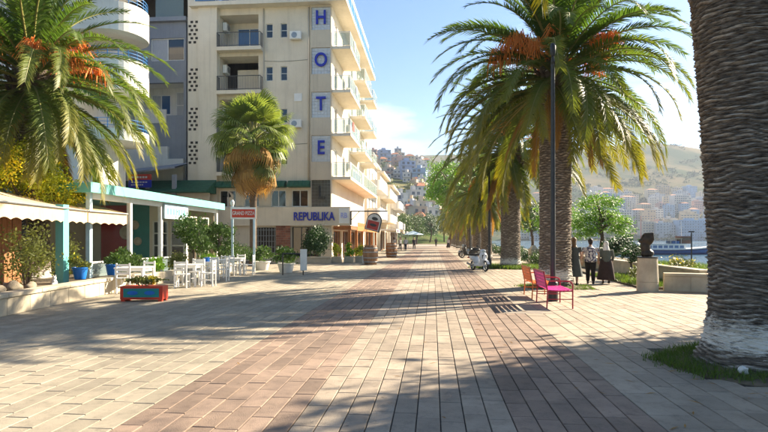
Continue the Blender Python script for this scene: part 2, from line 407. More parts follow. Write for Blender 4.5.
for i, (d, X0, X1, Y0, Y1, mt) in enumerate(near):
    if i >= 300:
        tile_mb(fields[mt], X0, X1, Y0, Y1, -0.012, 0.0, 0.004, 0.0022); continue
    key = (round(X1 - X0, 4), round(Y1 - Y0, 4), mt, i % 3)
    if key not in tcache:
        t = MB(); hx, hy = key[0] / 2, key[1] / 2
        tile_mb(t, -hx, hx, -hy, hy, -0.03, 0.0, 0.004, 0.001); tcache[key] = t.mesh('tile', M[mt])
    link('tile', tcache[key], pavement, ((X0 + X1) / 2, (Y0 + Y1) / 2, random.uniform(-0.002, 0.002)),
         (random.uniform(-0.004, 0.004), random.uniform(-0.006, 0.006), random.uniform(-0.004, 0.004)))
for k, f in fields.items():
    tag(f.build('tile_field', M[k], pavement), kind='stuff')
far = MB(); far.box(-12.2, 6.8, YMAX + 0.01, 139.9, -0.0155, -0.002)
far.build('far_paving', pm('tile_far', (0.38, 0.30, 0.23), (0.33, 0.26, 0.2), 3, 0.75, dirt=0.2), pavement)
# inspection cover in the paving
c = MB(); c.box(1.55, 2.45, 12.35, 12.95, -0.01, 0.004, 0.003)
tag(c.build('drain_cover', pm('cover', (0.30, 0.25, 0.2), (0.22, 0.19, 0.16), 8, 0.8, 0.3)), 'rectangular stone inspection cover set in the paving near the bench', 'drain cover')
# ---------------------------------------------------------------- palms
def trunk_mat():
    m, t, b = _base('palm_trunk'); n = t.nodes.new; l = t.links.new
    g = n('ShaderNodeNewGeometry'); tcx = n('ShaderNodeTexCoord')
    at = n('ShaderNodeAttribute'); at.attribute_name = 'scar'
    no = n('ShaderNodeTexNoise'); no.inputs['Scale'].default_value = 9; no.inputs['Detail'].default_value = 10; no.inputs['Roughness'].default_value = 0.7
    mpn = n('ShaderNodeMapping'); mpn.inputs['Scale'].default_value = (1, 1, 4.5)
    l(g.outputs['Position'], mpn.inputs['Vector']); l(mpn.outputs[0], no.inputs['Vector'])
    ad = n('ShaderNodeMath'); ad.operation = 'MULTIPLY_ADD'; ad.inputs[1].default_value = 0.85; l(no.outputs['Fac'], ad.inputs[0])
    sc = n('ShaderNodeMath'); sc.operation = 'MULTIPLY'; sc.inputs[1].default_value = 0.42; l(at.outputs['Fac'], sc.inputs[0]); l(sc.outputs[0], ad.inputs[2])
    r = n('ShaderNodeValToRGB'); e = r.color_ramp.elements
    e[0].position = 0.36; e[0].color = (0.055, 0.044, 0.036, 1); e[1].position = 0.92; e[1].color = (0.55, 0.49, 0.41, 1)
    k = e.new(0.58); k.color = (0.19, 0.155, 0.12, 1)
    l(ad.outputs[0], r.inputs[0])
    # whitewash band near the foot, ragged
    sp = n('ShaderNodeSeparateXYZ'); l(tcx.outputs['Object'], sp.inputs[0])
    n2 = n('ShaderNodeTexNoise'); n2.inputs['Scale'].default_value = 7; n2.inputs['Detail'].default_value = 9; n2.inputs['Roughness'].default_value = 0.75
    l(mpn.outputs[0], n2.inputs['Vector'])
    def mr(src, a, b2, c, d):
        q = n('ShaderNodeMapRange'); q.inputs['From Min'].default_value = a; q.inputs['From Max'].default_value = b2
        q.inputs['To Min'].default_value = c; q.inputs['To Max'].default_value = d; l(src, q.inputs['Value']); return q.outputs[0]
    up = mr(sp.outputs['Z'], 0.40, 1.05, 0.64, 0.22); lo = mr(sp.outputs['Z'], 0.02, 0.36, 0.2, 0.66)
    mn = n('ShaderNodeMath'); mn.operation = 'MINIMUM'; l(up, mn.inputs[0]); l(lo, mn.inputs[1])
    gt = n('ShaderNodeMath'); gt.operation = 'SUBTRACT'; l(mn.outputs[0], gt.inputs[0]); l(n2.outputs['Fac'], gt.inputs[1])
    wf = mr(gt.outputs[0], -0.02, 0.10, 0.0, 0.95)
    mxx = n('ShaderNodeMix'); mxx.data_type = 'RGBA'; l(wf, mxx.inputs[0]); l(r.outputs[0], mxx.inputs[6]); mxx.inputs[7].default_value = (0.68, 0.63, 0.55, 1)
    l(mxx.outputs[2], b.inputs['Base Color']); b.inputs['Roughness'].default_value = 0.95; b.inputs['Specular IOR Level'].default_value = 0.15
    bp = n('ShaderNodeBump'); bp.inputs['Strength'].default_value = 0.5; bp.inputs['Distance'].default_value = 0.02
    l(no.outputs['Fac'], bp.inputs['Height']); l(bp.outputs[0], b.inputs['Normal'])
    return m
trunk_mat()
def trunk_mesh(H, r0, rtop, flare, lean, res, rh=0.085, nc=15, seed=3, amp=0.05, wobs=1.0):
    rng = np.random.default_rng(seed)
    na = nc * res; nr = int(H / rh); nz = nr * res
    zi = np.arange(nz + 1) / res                     # in rows
    ai = np.arange(na) / res                         # in cells
    Z, A = np.meshgrid(zi, ai, indexing='ij')
    wob = 0.35 * np.sin(A / nc * 2 * np.pi * 2 + Z * 0.21) + 0.25 * np.sin(A / nc * 2 * np.pi * 5 + Z * 0.53 + 1.3)
    rr_ = rng.random((40, 12)); wob = wobs * (wob + sum(0.2 * (rr_[k, 0] - .3) * np.sin(A / nc * 2 * np.pi * (3 + k) + Z * (rr_[k, 1] - .5) * 1.6 + 6.3 * rr_[k, 2]) for k in range(8)))
    Zw = Z + wob
    row = np.floor(Zw); b = Zw - row
    off = (row % 2) * 0.5 + 0.11 * row + np.sin(row * 12.9) * 0.3
    ca = A + off; cell = np.floor(ca); a = (ca - cell) * 2 - 1
    rnd = rng.random((nr + 8, 64)); rv = rnd[(row.astype(int) + 3) % (nr + 8), cell.astype(int) % nc]
    shape = (1 - np.abs(a) ** 2.2 * 0.75) * np.clip(b * 1.25, 0, 1) ** 1.2 * np.where(b > 0.86, (1 - b) / 0.14, 1)
    prot = shape * (0.35 + 0.8 * rv)
    zz = Z * rh; t = np.clip(zz / H, 0, 1)
    rad = r0 + (rtop - r0) * t ** 1.5 + flare * np.exp(-zz / 0.36)
    jag = rng.normal(0, 0.007, Z.shape)
    rad = rad + amp * prot + jag
    ang = A / nc * 2 * np.pi
    X = rad * np.cos(ang) + lean[0] * zz + lean[2] * zz ** 2; Y = rad * np.sin(ang) + lean[1] * zz
    co = np.stack([X, Y, zz], -1).reshape(-1, 3)
    idx = np.arange((nz + 1) * na).reshape(nz + 1, na)
    q = np.stack([idx[:-1], np.roll(idx[:-1], -1, 1), np.roll(idx[1:], -1, 1), idx[1:]], -1).reshape(-1, 4)
    me = bpy.data.meshes.new('trunk'); me.from_pydata(co.tolist(), [], q.tolist())
    at = me.attributes.new('scar', 'FLOAT', 'POINT'); at.data.foreach_set('value', np.clip(prot, 0, 1).reshape(-1).astype(np.float32))
    me.materials.append(M['palm_trunk']); me.update()
    return me

def frond_mesh(L, e0, bend, seed, nl=62, ll=0.5, w=0.03, mat='frond_green', rach='rachis', sag=0.12, p=1.25):
    rng = random.Random(seed); mb = MB(); n = 16
    pts = []; tan = []; pos = Vector((0, 0, 0)); lat = rng.uniform(-0.12, 0.12)
    for i in range(n + 1):
        t = i / n; a = R(e0 - bend * t ** p); y = lat * t
        T = Vector((math.cos(a), math.sin(y) * 0.5, math.sin(a))).normalized()
        pts.append(pos.copy()); tan.append(T); pos = pos + T * (L / n)
    mb.cm = 1
    mb.tube(pts, [0.036 * (1 - i / n) ** 0.8 + 0.004 for i in range(n + 1)], 4, False)
    mb.cm = 0; tips = [0.0] * len(mb.v)
    tw = rng.uniform(-0.25, 0.25)
    for side in (-1, 1):
        for i in range(nl):
            t = 0.09 + 0.91 * (i + rng.uniform(-0.3, 0.3)) / nl
            t = min(max(t, 0.05), 0.995); x = t * n; k = min(int(x), n - 1); fr = x - k
            B = pts[k].lerp(pts[k + 1], fr); T = tan[k].lerp(tan[k + 1], fr).normalized()
            Sd = Vector((0, side, 0)); Nn = T.cross(Vector((0, 1, 0))) * -1
            Nn = Vector((-T.z, 0, T.x)).normalized()
            f = R(68 - 34 * t + rng.uniform(-6, 6)); v = R(20 + rng.uniform(-14, 14)) + tw * side * t
            prof = (0.32 + 0.68 * math.sin(math.pi * min(1.0, 0.12 + t * 0.80)) ** 0.8) * rng.uniform(0.86, 1.08)
            if t < 0.16: prof *= 0.45
            l = ll * prof
            D = T * math.cos(f) + (Sd * math.cos(v) + Nn * math.sin(v)) * math.sin(f)
            Wv = T * (w * 0.5)
            m1 = B + D * (l * 0.5) + Vector((0, 0, -sag * l * 0.22)); tip = B + D * l + Vector((0, 0, -sag * l))
            b = len(mb.v)
            mb.v += [tuple(B - Wv * 0.7), tuple(B + Wv * 0.7), tuple(m1 + Wv), tuple(m1 - Wv), tuple(tip)]
            mb.f += [(b, b + 1, b + 2, b + 3), (b + 3, b + 2, b + 4)]; mb.m += [0, 0]
            tips += [t * 0.75, t * 0.75, t * 0.85 + 0.05, t * 0.85 + 0.05, t * 0.8 + 0.25]
    me = mb.mesh('frond', [M[mat], M[rach]])
    at = me.attributes.new('tip', 'FLOAT', 'POINT'); at.data.foreach_set('value', tips)
    return me
CLS = [(82, 38), (66, 58), (50, 74), (34, 86), (18, 92), (4, 88), (-10, 76), (-24, 62), (-38, 48)]
def frond_set(L, nl, w, ll):
    out = []
    for k, (e0, bend) in enumerate(CLS):
        mt = 'frond_green' if k < 4 else ('frond_mid' if k < 6 else 'frond_old')
        vs = []
        for s in range(3):
            mm = mt
            if k in (5, 6) and s == 2: mm = 'frond_old' if k == 5 else 'frond_mid'
            vs.append(frond_mesh(L * (0.78 if k == 0 else 1) * (0.92 if k > 6 else 1), e0, bend + s * 5 - 5, k * 10 + s, nl, ll, w, mm, 'rachis', 0.06 + 0.035 * k, 1.5))
        out.append(vs)
    out.append([frond_mesh(L * 0.75, -62, 24, 200 + s, nl, ll * 0.8, w, 'frond_dry', 'rachis_dry', 0.7) for s in range(2)])
    return out
FS_NEAR = frond_set(4.6, 110, 0.052, 0.50)
def fruit_mesh(seed):
    rng = random.Random(seed); mb = MB()
    st = [(0, 0, 0), (0.4, 0, 0.22), (0.85, 0, 0.36), (1.2, 0, 0.30)]
    mb.tube(st, [0.03, 0.026, 0.022, 0.015], 5)
    for i in range(105):
        t = rng.uniform(0.5, 1); k = min(int(t * 3), 2); B = Vector(st[k]).lerp(Vector(st[k + 1]), t * 3 - k)
        D = Vector((rng.uniform(0.1, 1), rng.uniform(-0.9, 0.9), rng.uniform(-0.5, 0.8))).normalized()
        l = rng.uniform(0.35, 0.6); P1 = B + D * l * 0.5; P2 = P1 + (D * 0.4 + Vector((0, 0, -0.8))).normalized() * l * 0.6
        mb.tube([B, P1, P2], [0.006, 0.009, 0.008], 3, False)
    return mb.mesh('fruit_cluster', M['fruit'])
FRUIT = [fruit_mesh(5), fruit_mesh(6)]
def crown_boss(H, r):
    mb = MB(); mb.lathe([(r * 0.95, H - 1.3), (r * 1.12, H - 0.9), (r * 1.15, H - 0.5), (r * 0.9, H - 0.1), (r * 0.45, H + 0.3), (0.05, H + 0.5)], 18)
    for i in range(46):                                   # stubs of cut leaf stalks
        a = i * 2.39996; z = H - 1.35 + 1.2 * (i / 46); rr = r * 1.02
        p = Vector((rr * math.cos(a), rr * math.sin(a), z)); o = Vector((math.cos(a), math.sin(a), 0))
        mb.tube([p - o * 0.08, p + o * 0.12 + Vector((0, 0, 0.12)), p + o * 0.2 + Vector((0, 0, 0.3))], [0.07, 0.055, 0.035], 4)
    return mb
def phoenix(label, loc, trunk_me, H, topoff, r, fs, nf, seed, scale=1.0, nfruit=9, low=1.0, group='date palms along the promenade', dry=7):
    rng = random.Random(seed)
    t = thing('date_palm', label, 'palm tree', loc, group=group)
    tr = link('trunk', trunk_me, t)
    crown_boss(H, r).build('crown_base', M['bark'], t, (topoff[0], topoff[1], 0), smooth=True)
    for i in range(nf):
        k = (i + 0.5) / nf
        e = 84 - (84 + 42 * low) * k ** 0.92 + rng.uniform(-6, 6)
        c = min(range(len(CLS)), key=lambda q: abs(CLS[q][0] - e))
        az = i * 2.399963 + rng.uniform(-0.2, 0.2)
        me = fs[c][rng.randrange(3)]
        rr = r * (0.15 + 0.75 * k); z = H + 0.35 - 1.25 * k
        o = link('frond', me, t, (topoff[0] + rr * math.cos(az), topoff[1] + rr * math.sin(az), z), (rng.uniform(-0.3, 0.3), rng.uniform(-0.06, 0.06), az))
        s = scale * rng.uniform(0.88, 1.06); o.scale = (s, s, s)
    for i in range(dry):
        az = rng.uniform(0, 6.28)
        o = link('dry_frond', fs[-1][i % 2], t, (topoff[0] + r * 0.95 * math.cos(az), topoff[1] + r * 0.95 * math.sin(az), H - 0.95), (rng.uniform(-0.3, 0.3), rng.uniform(-0.1, 0.1), az))
        s = scale * rng.uniform(0.6, 0.95); o.scale = (s, s, s)
    for i in range(nfruit):
        az = i * 2.399963 * 1.7 + 0.4
        o = link('fruit_cluster', FRUIT[i % 2], t, (topoff[0] + r * 0.6 * math.cos(az), topoff[1] + r * 0.6 * math.sin(az), H + 0.1), (rng.uniform(-0.2, 0.2), rng.uniform(-0.35, 0.25), az))
        s = 1.25 * scale * rng.uniform(0.8, 1.15); o.scale = (s, s, s)
    return t
T_NEAR = trunk_mesh(10.0, 0.505, 0.64, 0.28, (-0.03, 0.0, -0.004), 8, 0.058, 9, 3, 0.036, 1.0)
T_STD = trunk_mesh(7.4, 0.50, 0.50, 0.13, (0.0, 0.0, 0.0), 4, 0.085, 13, 9, 0.045, 1.1)
ph0 = phoenix('nearest palm with thick ringed trunk at the right edge, its foot in dark grass', (4.21, 7.6, 0), T_NEAR, 10.2, (-0.70, 0), 0.62, FS_NEAR, 84, 1, nfruit=6)
phoenix('big date palm with orange fruit right behind the benches and lamp post', (4.12, 19.2, 0), T_STD, 7.5, (0, 0), 0.52, FS_NEAR, 128, 22, 1.0, nfruit=12, low=0.86)
PL = ['third palm of the row, its whitewashed foot beside the parked white scooter',
      'fourth palm of the row, just beyond the parked scooter',
      'fifth palm of the row along the right of the promenade', 'sixth palm of the row along the right of the promenade',
      'seventh palm of the row, far along the promenade', 'eighth palm of the row, far along the promenade',
      'ninth palm of the row, near the far end of the promenade', 'last palm at the far end of the promenade row']
for i, y in enumerate(PALM_Y[2:]):
    Hp = (6.9, 5.5, 5.9, 5.2, 6.2, 5.6, 6.0, 5.7)[i]; tw_ = 1.0 if i == 0 else 0.78
    pt = phoenix(PL[i], (PALM_X + random.uniform(-0.15, 0.15), y, 0), T_STD, Hp, (0, 0), 0.5 * tw_, FS_NEAR, (104, 84, 84, 76, 70, 64, 60, 60)[i], 30 + i, 0.98 if i == 0 else 0.84, nfruit=6 if i < 2 else 3, low=0.88)
    for ch in pt.children:
        if ch.name.startswith('trunk'): ch.scale = (tw_, tw_, (Hp - 0.2) / 7.4)
phoenix('date palm with orange fruit rising behind the beige cafe awning', (-12.95, 16.9, 0), T_STD, 7.05, (0, 0), 0.5, FS_NEAR, 120, 57, 0.98, nfruit=15, low=1.12, group='date palms on the cafe side', dry=10)
phoenix('date palm outside the frame whose crown shades the near right paving', (13.65, 10.8, 0), T_STD, 6.9, (0, 0), 0.52, FS_NEAR, 190, 71, 0.98, nfruit=0)

# fan palm
def fan_mesh(seed, pet, rad, droop, mat, rach, nseg=34):
    rng = random.Random(seed); mb = MB(); mb.cm = 1
    P = [Vector((pet * t, 0, 0.25 * pet * math.sin(t * 1.6) - 0.16 * pet * t * t)) for t in (0, .33, .66, 1)]
    mb.tube(P, [0.03, 0.022, 0.018, 0.015], 4, False); mb.cm = 0; hub = P[-1]
    for i in range(nseg):
        a = R(-125 + 250 * (i + 0.5) / nseg); l = rad * (0.72 + 0.28 * math.cos(a * 0.72)) * rng.uniform(0.9, 1.05)
        D = Vector((math.cos(a), math.sin(a), 0.10 * math.cos(a * 3))); Wd_ = Vector((-math.sin(a), math.cos(a), 0)) * (rad * 0.046)
        m1 = hub + D * l * 0.5 + Vector((0, 0, -droop * l * 0.12 + (0.02 if i % 2 else -0.02))); m2 = hub + D * l * 0.8 + Vector((0, 0, -droop * l * 0.42)); tip = hub + D * l * 0.93 + Vector((0, 0, -droop * l * 0.95))
        b = len(mb.v)
        mb.v += [tuple(hub), tuple(m1 - Wd_), tuple(m1 + Wd_), tuple(m2 - Wd_ * 0.6), tuple(m2 + Wd_ * 0.6), tuple(tip)]
        mb.f += [(b, b + 1, b + 2), (b + 1, b + 3, b + 4, b + 2), (b + 3, b + 5, b + 4)]; mb.m += [0, 0, 0]
    return mb.mesh('fan_leaf', [M[mat], M[rach]])
FAN = [[fan_mesh(s, 1.25, 1.05, 0.35, 'fan_green', 'rachis') for s in (1, 2)], [fan_mesh(s, 1.25, 1.05, 0.75, 'fan_green', 'rachis') for s in (3, 4)],
       [fan_mesh(s, 1.1, 1.0, 1.0, 'frond_old', 'rachis_dry') for s in (5, 6)], [fan_mesh(s, 0.9, 0.95, 1.1, 'frond_dry', 'rachis_dry') for s in (7, 8)]]
def fan_palm(label, loc, H, seed):
    rng = random.Random(seed); t = thing('fan_palm', label, 'palm tree', loc)
    mb = MB(); mb.lathe([(0.32, 0), (0.24, 0.3), (0.2, 1.2), (0.2, H * 0.7), (0.24, H - 0.4), (0.2, H), (0.05, H + 0.3)], 16)
    mb.build('trunk', M['bark'], t, smooth=True)
    n = 76
    for i in range(n):
        k = (i + 0.5) / n; e = 82 - 160 * k + rng.uniform(-8, 8) * (1 + 1.2 * k); az = i * 2.399963
        c = 0 if k < 0.36 else (1 if k < 0.60 else (2 if k < 0.80 else 3))
        if c == 2 and rng.random() < 0.35: c = 3
        z = H + 0.3 - (0.9 * k if k < 0.6 else 0.54 + (k - 0.6) * 3.0)
        o = link('fan_leaf', FAN[c][i % 2], t, (0.18 * math.cos(az), 0.18 * math.sin(az), z), (rng.uniform(-0.3, 0.3), -R(max(e, -56 + rng.uniform(-14, 14))), az))
        s = rng.uniform(1.0, 1.25); o.scale = (s, s, s)
    return t
fan_palm('fan palm with golden skirt of dead leaves in front of the hotel end wall', (-10.45, 31.6, 0), 7.5, 4)

# ---------------------------------------------------------------- leafy trees and shrubs
def leaves(mb, c, r, n, size, rng, nclump=14, spread=0.33, shell=0.45):
    cl = []
    for i in range(nclump):
        while True:
            p = Vector((rng.uniform(-1, 1), rng.uniform(-1, 1), rng.uniform(-1, 1)))
            if shell < p.length < 1: break
        cl.append(Vector((c[0] + p.x * r[0] * 0.82, c[1] + p.y * r[1] * 0.82, c[2] + p.z * r[2] * 0.82)))
    for i in range(n):
        q = cl[rng.randrange(nclump)]
        p = q + Vector((rng.gauss(0, r[0] * spread * 0.6), rng.gauss(0, r[1] * spread * 0.6), rng.gauss(0, r[2] * spread * 0.5)))
        a = Vector((rng.gauss(0, 1), rng.gauss(0, 1), rng.gauss(0, 1))).normalized(); b = a.orthogonal().normalized()
        s = size * rng.uniform(0.6, 1.3); k = len(mb.v)
        mb.v += [tuple(p - a * s), tuple(p + b * s * 0.42), tuple(p + a * s), tuple(p - b * s * 0.42)]
        mb.f.append((k, k + 1, k + 2, k + 3)); mb.m.append(0)
def tree(name, label, loc, H, crown, n, size, mat, seed=1, trunk_r=0.15, cat='tree', group=None, limbs=6, nclump=26, spread=0.30, flowers=0):
    rng = random.Random(seed); t = thing(name, label, cat, loc, group=group)
    mb = MB(); tr = MB(); top = Vector((rng.uniform(-.1, .1) * H, rng.uniform(-.1, .1) * H, H * 0.62))
    tr.tube([(0, 0, -0.1), top * 0.5 + Vector((0.03 * H, 0, 0)), top], [trunk_r, trunk_r * 0.75, trunk_r * 0.5], 8)
    for (c, r) in crown:
        leaves(mb, c, r, int(n * (r[0] * r[1] * r[2]) / sum(q[1][0] * q[1][1] * q[1][2] for q in crown)), size, rng, nclump, spread)
        for j in range(limbs):
            e = Vector(c) + Vector((rng.uniform(-.7, .7) * r[0], rng.uniform(-.7, .7) * r[1], rng.uniform(-.3, .7) * r[2])); s = top * rng.uniform(0.55, 1)
            tr.tube([s, s.lerp(e, 0.5) + Vector((0, 0, 0.08 * H)), e], [trunk_r * 0.4, trunk_r * 0.25, trunk_r * 0.08], 5)
    tr.build('trunk', M['bark'], t, smooth=True); mb.build('crown', M[mat], t)
    if flowers:
        fb = MB()
        for (c, r) in crown: leaves(fb, c, (r[0] * 1.05, r[1] * 1.05, r[2] * 1.05), flowers // len(crown), size * 0.6, rng, nclump, spread * 0.9, 0.7)
        tag(fb.build('blossom', M['flower_yellow'], t), kind='stuff')
    return t
def shrub(name, label, loc, r, n, size, mat, seed=1, group=None, base=0.0, cat='shrub', flowers=0, nclump=12, spread=0.36):
    rng = random.Random(seed); t = thing(name, label, cat, loc, group=group)
    mb = MB(); leaves(mb, (0, 0, base + r[2]), r, n, size, rng, nclump, spread, 0.2); 
    st = MB()
    for j in range(6):
        e = Vector((rng.uniform(-.6, .6) * r[0], rng.uniform(-.6, .6) * r[1], base + r[2] * rng.uniform(1, 1.7)))
        st.tube([(e.x * 0.1, e.y * 0.1, 0), (e.x * 0.5, e.y * 0.5, e.z * 0.6), e], [0.025, 0.017, 0.006], 4)
    st.build('stem', M['bark'], t); mb.build('foliage', M[mat], t)
    if flowers:
        fb = MB(); leaves(fb, (0, 0, base + r[2]), (r[0] * 1.1, r[1] * 1.1, r[2] * 1.1), flowers, size * 0.8, rng, nclump, spread, 0.6); tag(fb.build('blossom', M['flower_yellow'], t), kind='stuff')
    return t
def grass(name, label, poly_fn, n, h, seed, mat='grass', w=0.012, z=0.0):
    rng = random.Random(seed); mb = MB()
    for i in range(n):
        x, y = poly_fn(rng); a = rng.uniform(0, 6.28); hh = h * rng.uniform(0.5, 1.25); lx, ly = rng.gauss(0, 0.4) * hh, rng.gauss(0, 0.4) * hh
        c, s = math.cos(a) * w, math.sin(a) * w; k = len(mb.v)
        mb.v += [(x - c, y - s, z), (x + c, y + s, z), (x + lx, y + ly, z + hh)]; mb.f.append((k, k + 1, k + 2)); mb.m.append(0)
    return tag(mb.build(name, M[mat]), label, 'grass', kind='stuff')
def disc(cx, cy, rx, ry):
    def f(rng):
        a = rng.uniform(0, 6.28); q = math.sqrt(rng.random()) * (1 if rng.random() < .85 else 1.13); e = 1 + 0.10 * math.sin(3 * a + cx) + .05 * math.sin(7 * a) + .03 * math.sin(17 * a + 1)
        return cx + rx * q * e * math.cos(a), cy + ry * q * e * math.sin(a)
    return f
def rect(x0, x1, y0, y1):
    return lambda rng: (rng.uniform(x0, x1), rng.uniform(y0, y1))
# planted squares of earth and grass round the palm feet
for k, y in enumerate(PALM_Y):
    bed = MB(); nn = 22; rx = 1.25 if k == 0 else 1.1
    cx = PALM_X + (0.1 if k == 0 else 0)
    bed.lathe([(1.0, -0.012), (0.98, 0.012), (0.7, 0.045), (0.3, 0.07)], nn, (0, 0, 0))
    bed.xf(Matrix.Diagonal((rx, rx * (1.05 if k else 1.02), 1, 1)))
    o = bed.build('palm_bed', M['earth'], None, (cx, y, 0.0), smooth=True); tag(o, 'round earth bed at the foot of a promenade palm', kind='structure')
grass('grass_patch', 'thick dark green grass round the foot of the nearest palm', disc(4.25, 7.6, 1.2, 1.22), 9500, 0.10, 3, w=0.007, z=0.01)
grass('grass_patch', 'short grass round the palm behind the benches', disc(4.15, 19.2, 1.15, 1.15), 2500, 0.09, 4)
grass('grass_patch', 'bright green grass mound at the palm beside the scooter', disc(4.3, 31.0, 1.9, 1.5), 4500, 0.22, 5, w=0.02)
# ---------------------------------------------------------------- sea side: walls, bed, bust, trees, boat
def block_wall(name, label, p0, p1, h, th, bl, bh, cap=True, mat='stone', z0=0.0):
    """a low wall of stone blocks from p0 to p1; every block is a part"""
    p0, p1 = Vector(p0), Vector(p1); L = (p1 - p0).length; a = math.atan2(p1.y - p0.y, p1.x - p0.x)
    t = thing(name, label, 'wall', (p0.x, p0.y, z0), a)
    core = MB(); core.box(0.01, L - 0.01, 0.012, th - 0.012, -0.03, h - 0.02); core.build('core', M['mortar'], t)
    nr = max(1, round((h - (0.09 if cap else 0)) / bh)); bh = (h - (0.09 if cap else 0)) / nr
    nb = max(1, round(L / bl)); b = L / nb; cache = {}
    for r in range(nr):
        x = -b * 0.5 * (r % 2)
        while x < L - 0.02:
            x0, x1 = max(0, x), min(L, x + b); key = round(x1 - x0, 3)
            if key > 0.05:
                if key not in cache:
                    q = MB(); q.bbox(0.004, key - 0.004, 0, th, 0.004, bh - 0.004, 0.008); cache[key] = q.mesh('block', M[mat])
                o = link('block', cache[key], t, (x0, random.uniform(-0.003, 0.003), r * bh))
            x += b
    if cap:
        ns = max(1, round(L / 1.2)); s = L / ns; q = MB(); q.bbox(0.004, s - 0.004, -0.04, th + 0.04, 0, 0.088, 0.012); me = q.mesh('coping', M[mat])
        for i in range(ns): link('coping', me, t, (i * s, 0, h - 0.088))
    return t
block_wall('planter_wall', 'low pale stone planter wall running right from the bronze bust pedestal', (7.15, 17.95), (12.8, 16.2), 0.56, 0.34, 0.72, 0.47)
block_wall('sea_wall', 'long low stone wall along the sea edge behind the walking women', (8.55, 70.0), (8.55, 18.6), 0.62, 0.36, 1.3, 0.53)
bed = MB(); bed.prism([(7.5, 18.3), (12.9, 16.6), (12.9, 60), (8.95, 60), (8.95, 18.9)], -1.5, 0.30)
tag(bed.build('planting_bed', M['earth']), 'raised earth planting bed behind the low stone wall', kind='structure')
bed = MB(); bed.prism([(6.7, 18.6), (8.5, 18.6), (8.5, 30), (7.3, 30), (6.9, 24)], -0.03, 0.06)
tag(bed.build('planting_bed', M['earth']), 'flat planting bed beside the bronze bust pedestal', kind='structure')
grass('grass_bed', 'sunlit grass growing in the bed behind the low stone wall', rect(9.0, 12.6, 18.9, 30), 9000, 0.26, 8, z=0.28, w=0.015)
grass('grass_bed', 'bright grass strip left of the bronze bust pedestal', rect(6.75, 8.4, 18.7, 25), 5000, 0.14, 9, z=0.05, w=0.012)
for i, (x, y, r, mt, lab) in enumerate([(7.35, 20.2, .42, 'leaf_olive', 'low grey-green lavender bush beside the bust pedestal'), (9.6, 19.6, .38, 'leaf_yellow', 'small yellowish bush behind the low stone wall'), (10.5, 19.9, .42, 'leaf_light', 'light green bush behind the low stone wall near the thick trunk'), (9.25, 21.9, .5, 'leaf_olive', 'olive green bush in the bed against the sea')]):
    shrub('flower_bush', lab, (x, y, 0.05 if x < 8.5 else 0.28), (r, r, r * 0.75), 700, 0.06, mt, 40 + i, 'bushes in the seaside bed', flowers=90 if i in (1, 3) else 0)
# small topiary tree with dark round head
t = thing('topiary_tree', 'small dark green round-headed tree left of the bronze bust', 'tree', (7.75, 22.6, 0))
mb = MB(); mb.tube([(0, 0, 0), (0.03, 0, 0.4), (0, 0, 0.8)], [0.05, 0.04, 0.035], 8); mb.build('trunk', M['bark'], t)
mb = MB(); leaves(mb, (0, 0, 1.05), (0.56, 0.56, 0.32), 2200, 0.06, random.Random(3), 18, 0.36, 0.1); mb.build('crown', M['leaf_dark'], t)
# pedestal with bronze bust
pb = G(647.5, 291.5)
t = thing('bust_pedestal', 'round pale stone pedestal with dark rim carrying the bronze bust', 'pedestal', (pb.x, pb.y, 0))
mb = MB(); mb.lathe([(0.315, 0), (0.315, 0.30)], 28); mb.build('drum', M['stone'], t, smooth=30)
mb = MB(); mb.lathe([(0.318, 0.306), (0.30, 0.7), (0.285, 1.03)], 28); mb.build('drum', M['stone'], t, smooth=30)
mb = MB(); mb.lathe([(0.305, 1.033), (0.305, 1.075)], 28); mb.build('rim', M['metal_black'], t, smooth=30)
def remesh(mb, name, mat, vox, parent=None, loc=None, rot=None, smooth_it=3):
    me = mb.mesh(name + '_tmp', mat); o = bpy.data.objects.new(name + '_tmp', me); COL.objects.link(o)
    md = o.modifiers.new('r', 'REMESH'); md.mode = 'VOXEL'; md.voxel_size = vox
    s = o.modifiers.new('s', 'SMOOTH'); s.iterations = smooth_it; s.factor = 0.5
    dg = bpy.context.evaluated_depsgraph_get(); dg.update()
    m2 = bpy.data.meshes.new_from_object(o.evaluated_get(dg)); m2.name = name
    bpy.data.objects.remove(o)
    m2.materials.clear(); m2.materials.append(mat)
    m2.polygons.foreach_set('use_smooth', [True] * len(m2.polygons))
    return link(name, m2, parent, loc, rot)
mb = MB()
mb.ell((0.0, 0, 0.10), (0.20, 0.16, 0.14)); mb.ell((-0.04, 0, 0.30), (0.15, 0.14, 0.22)); mb.ell((0.03, 0, 0.54), (0.19, 0.15, 0.20)); mb.ell((-0.13, 0, 0.50), (0.10, 0.09, 0.07))
mb.box(-0.05, 0.21, -0.12, 0.12, 0.5, 0.74)
bo = remesh(mb, 'bronze_bust', M['bronze'], 0.022, None, (pb.x, pb.y, 1.07), (0, R(-4), R(-10)), 2)
tag(bo, 'dark bronze bust standing on the round stone pedestal', 'sculpture')
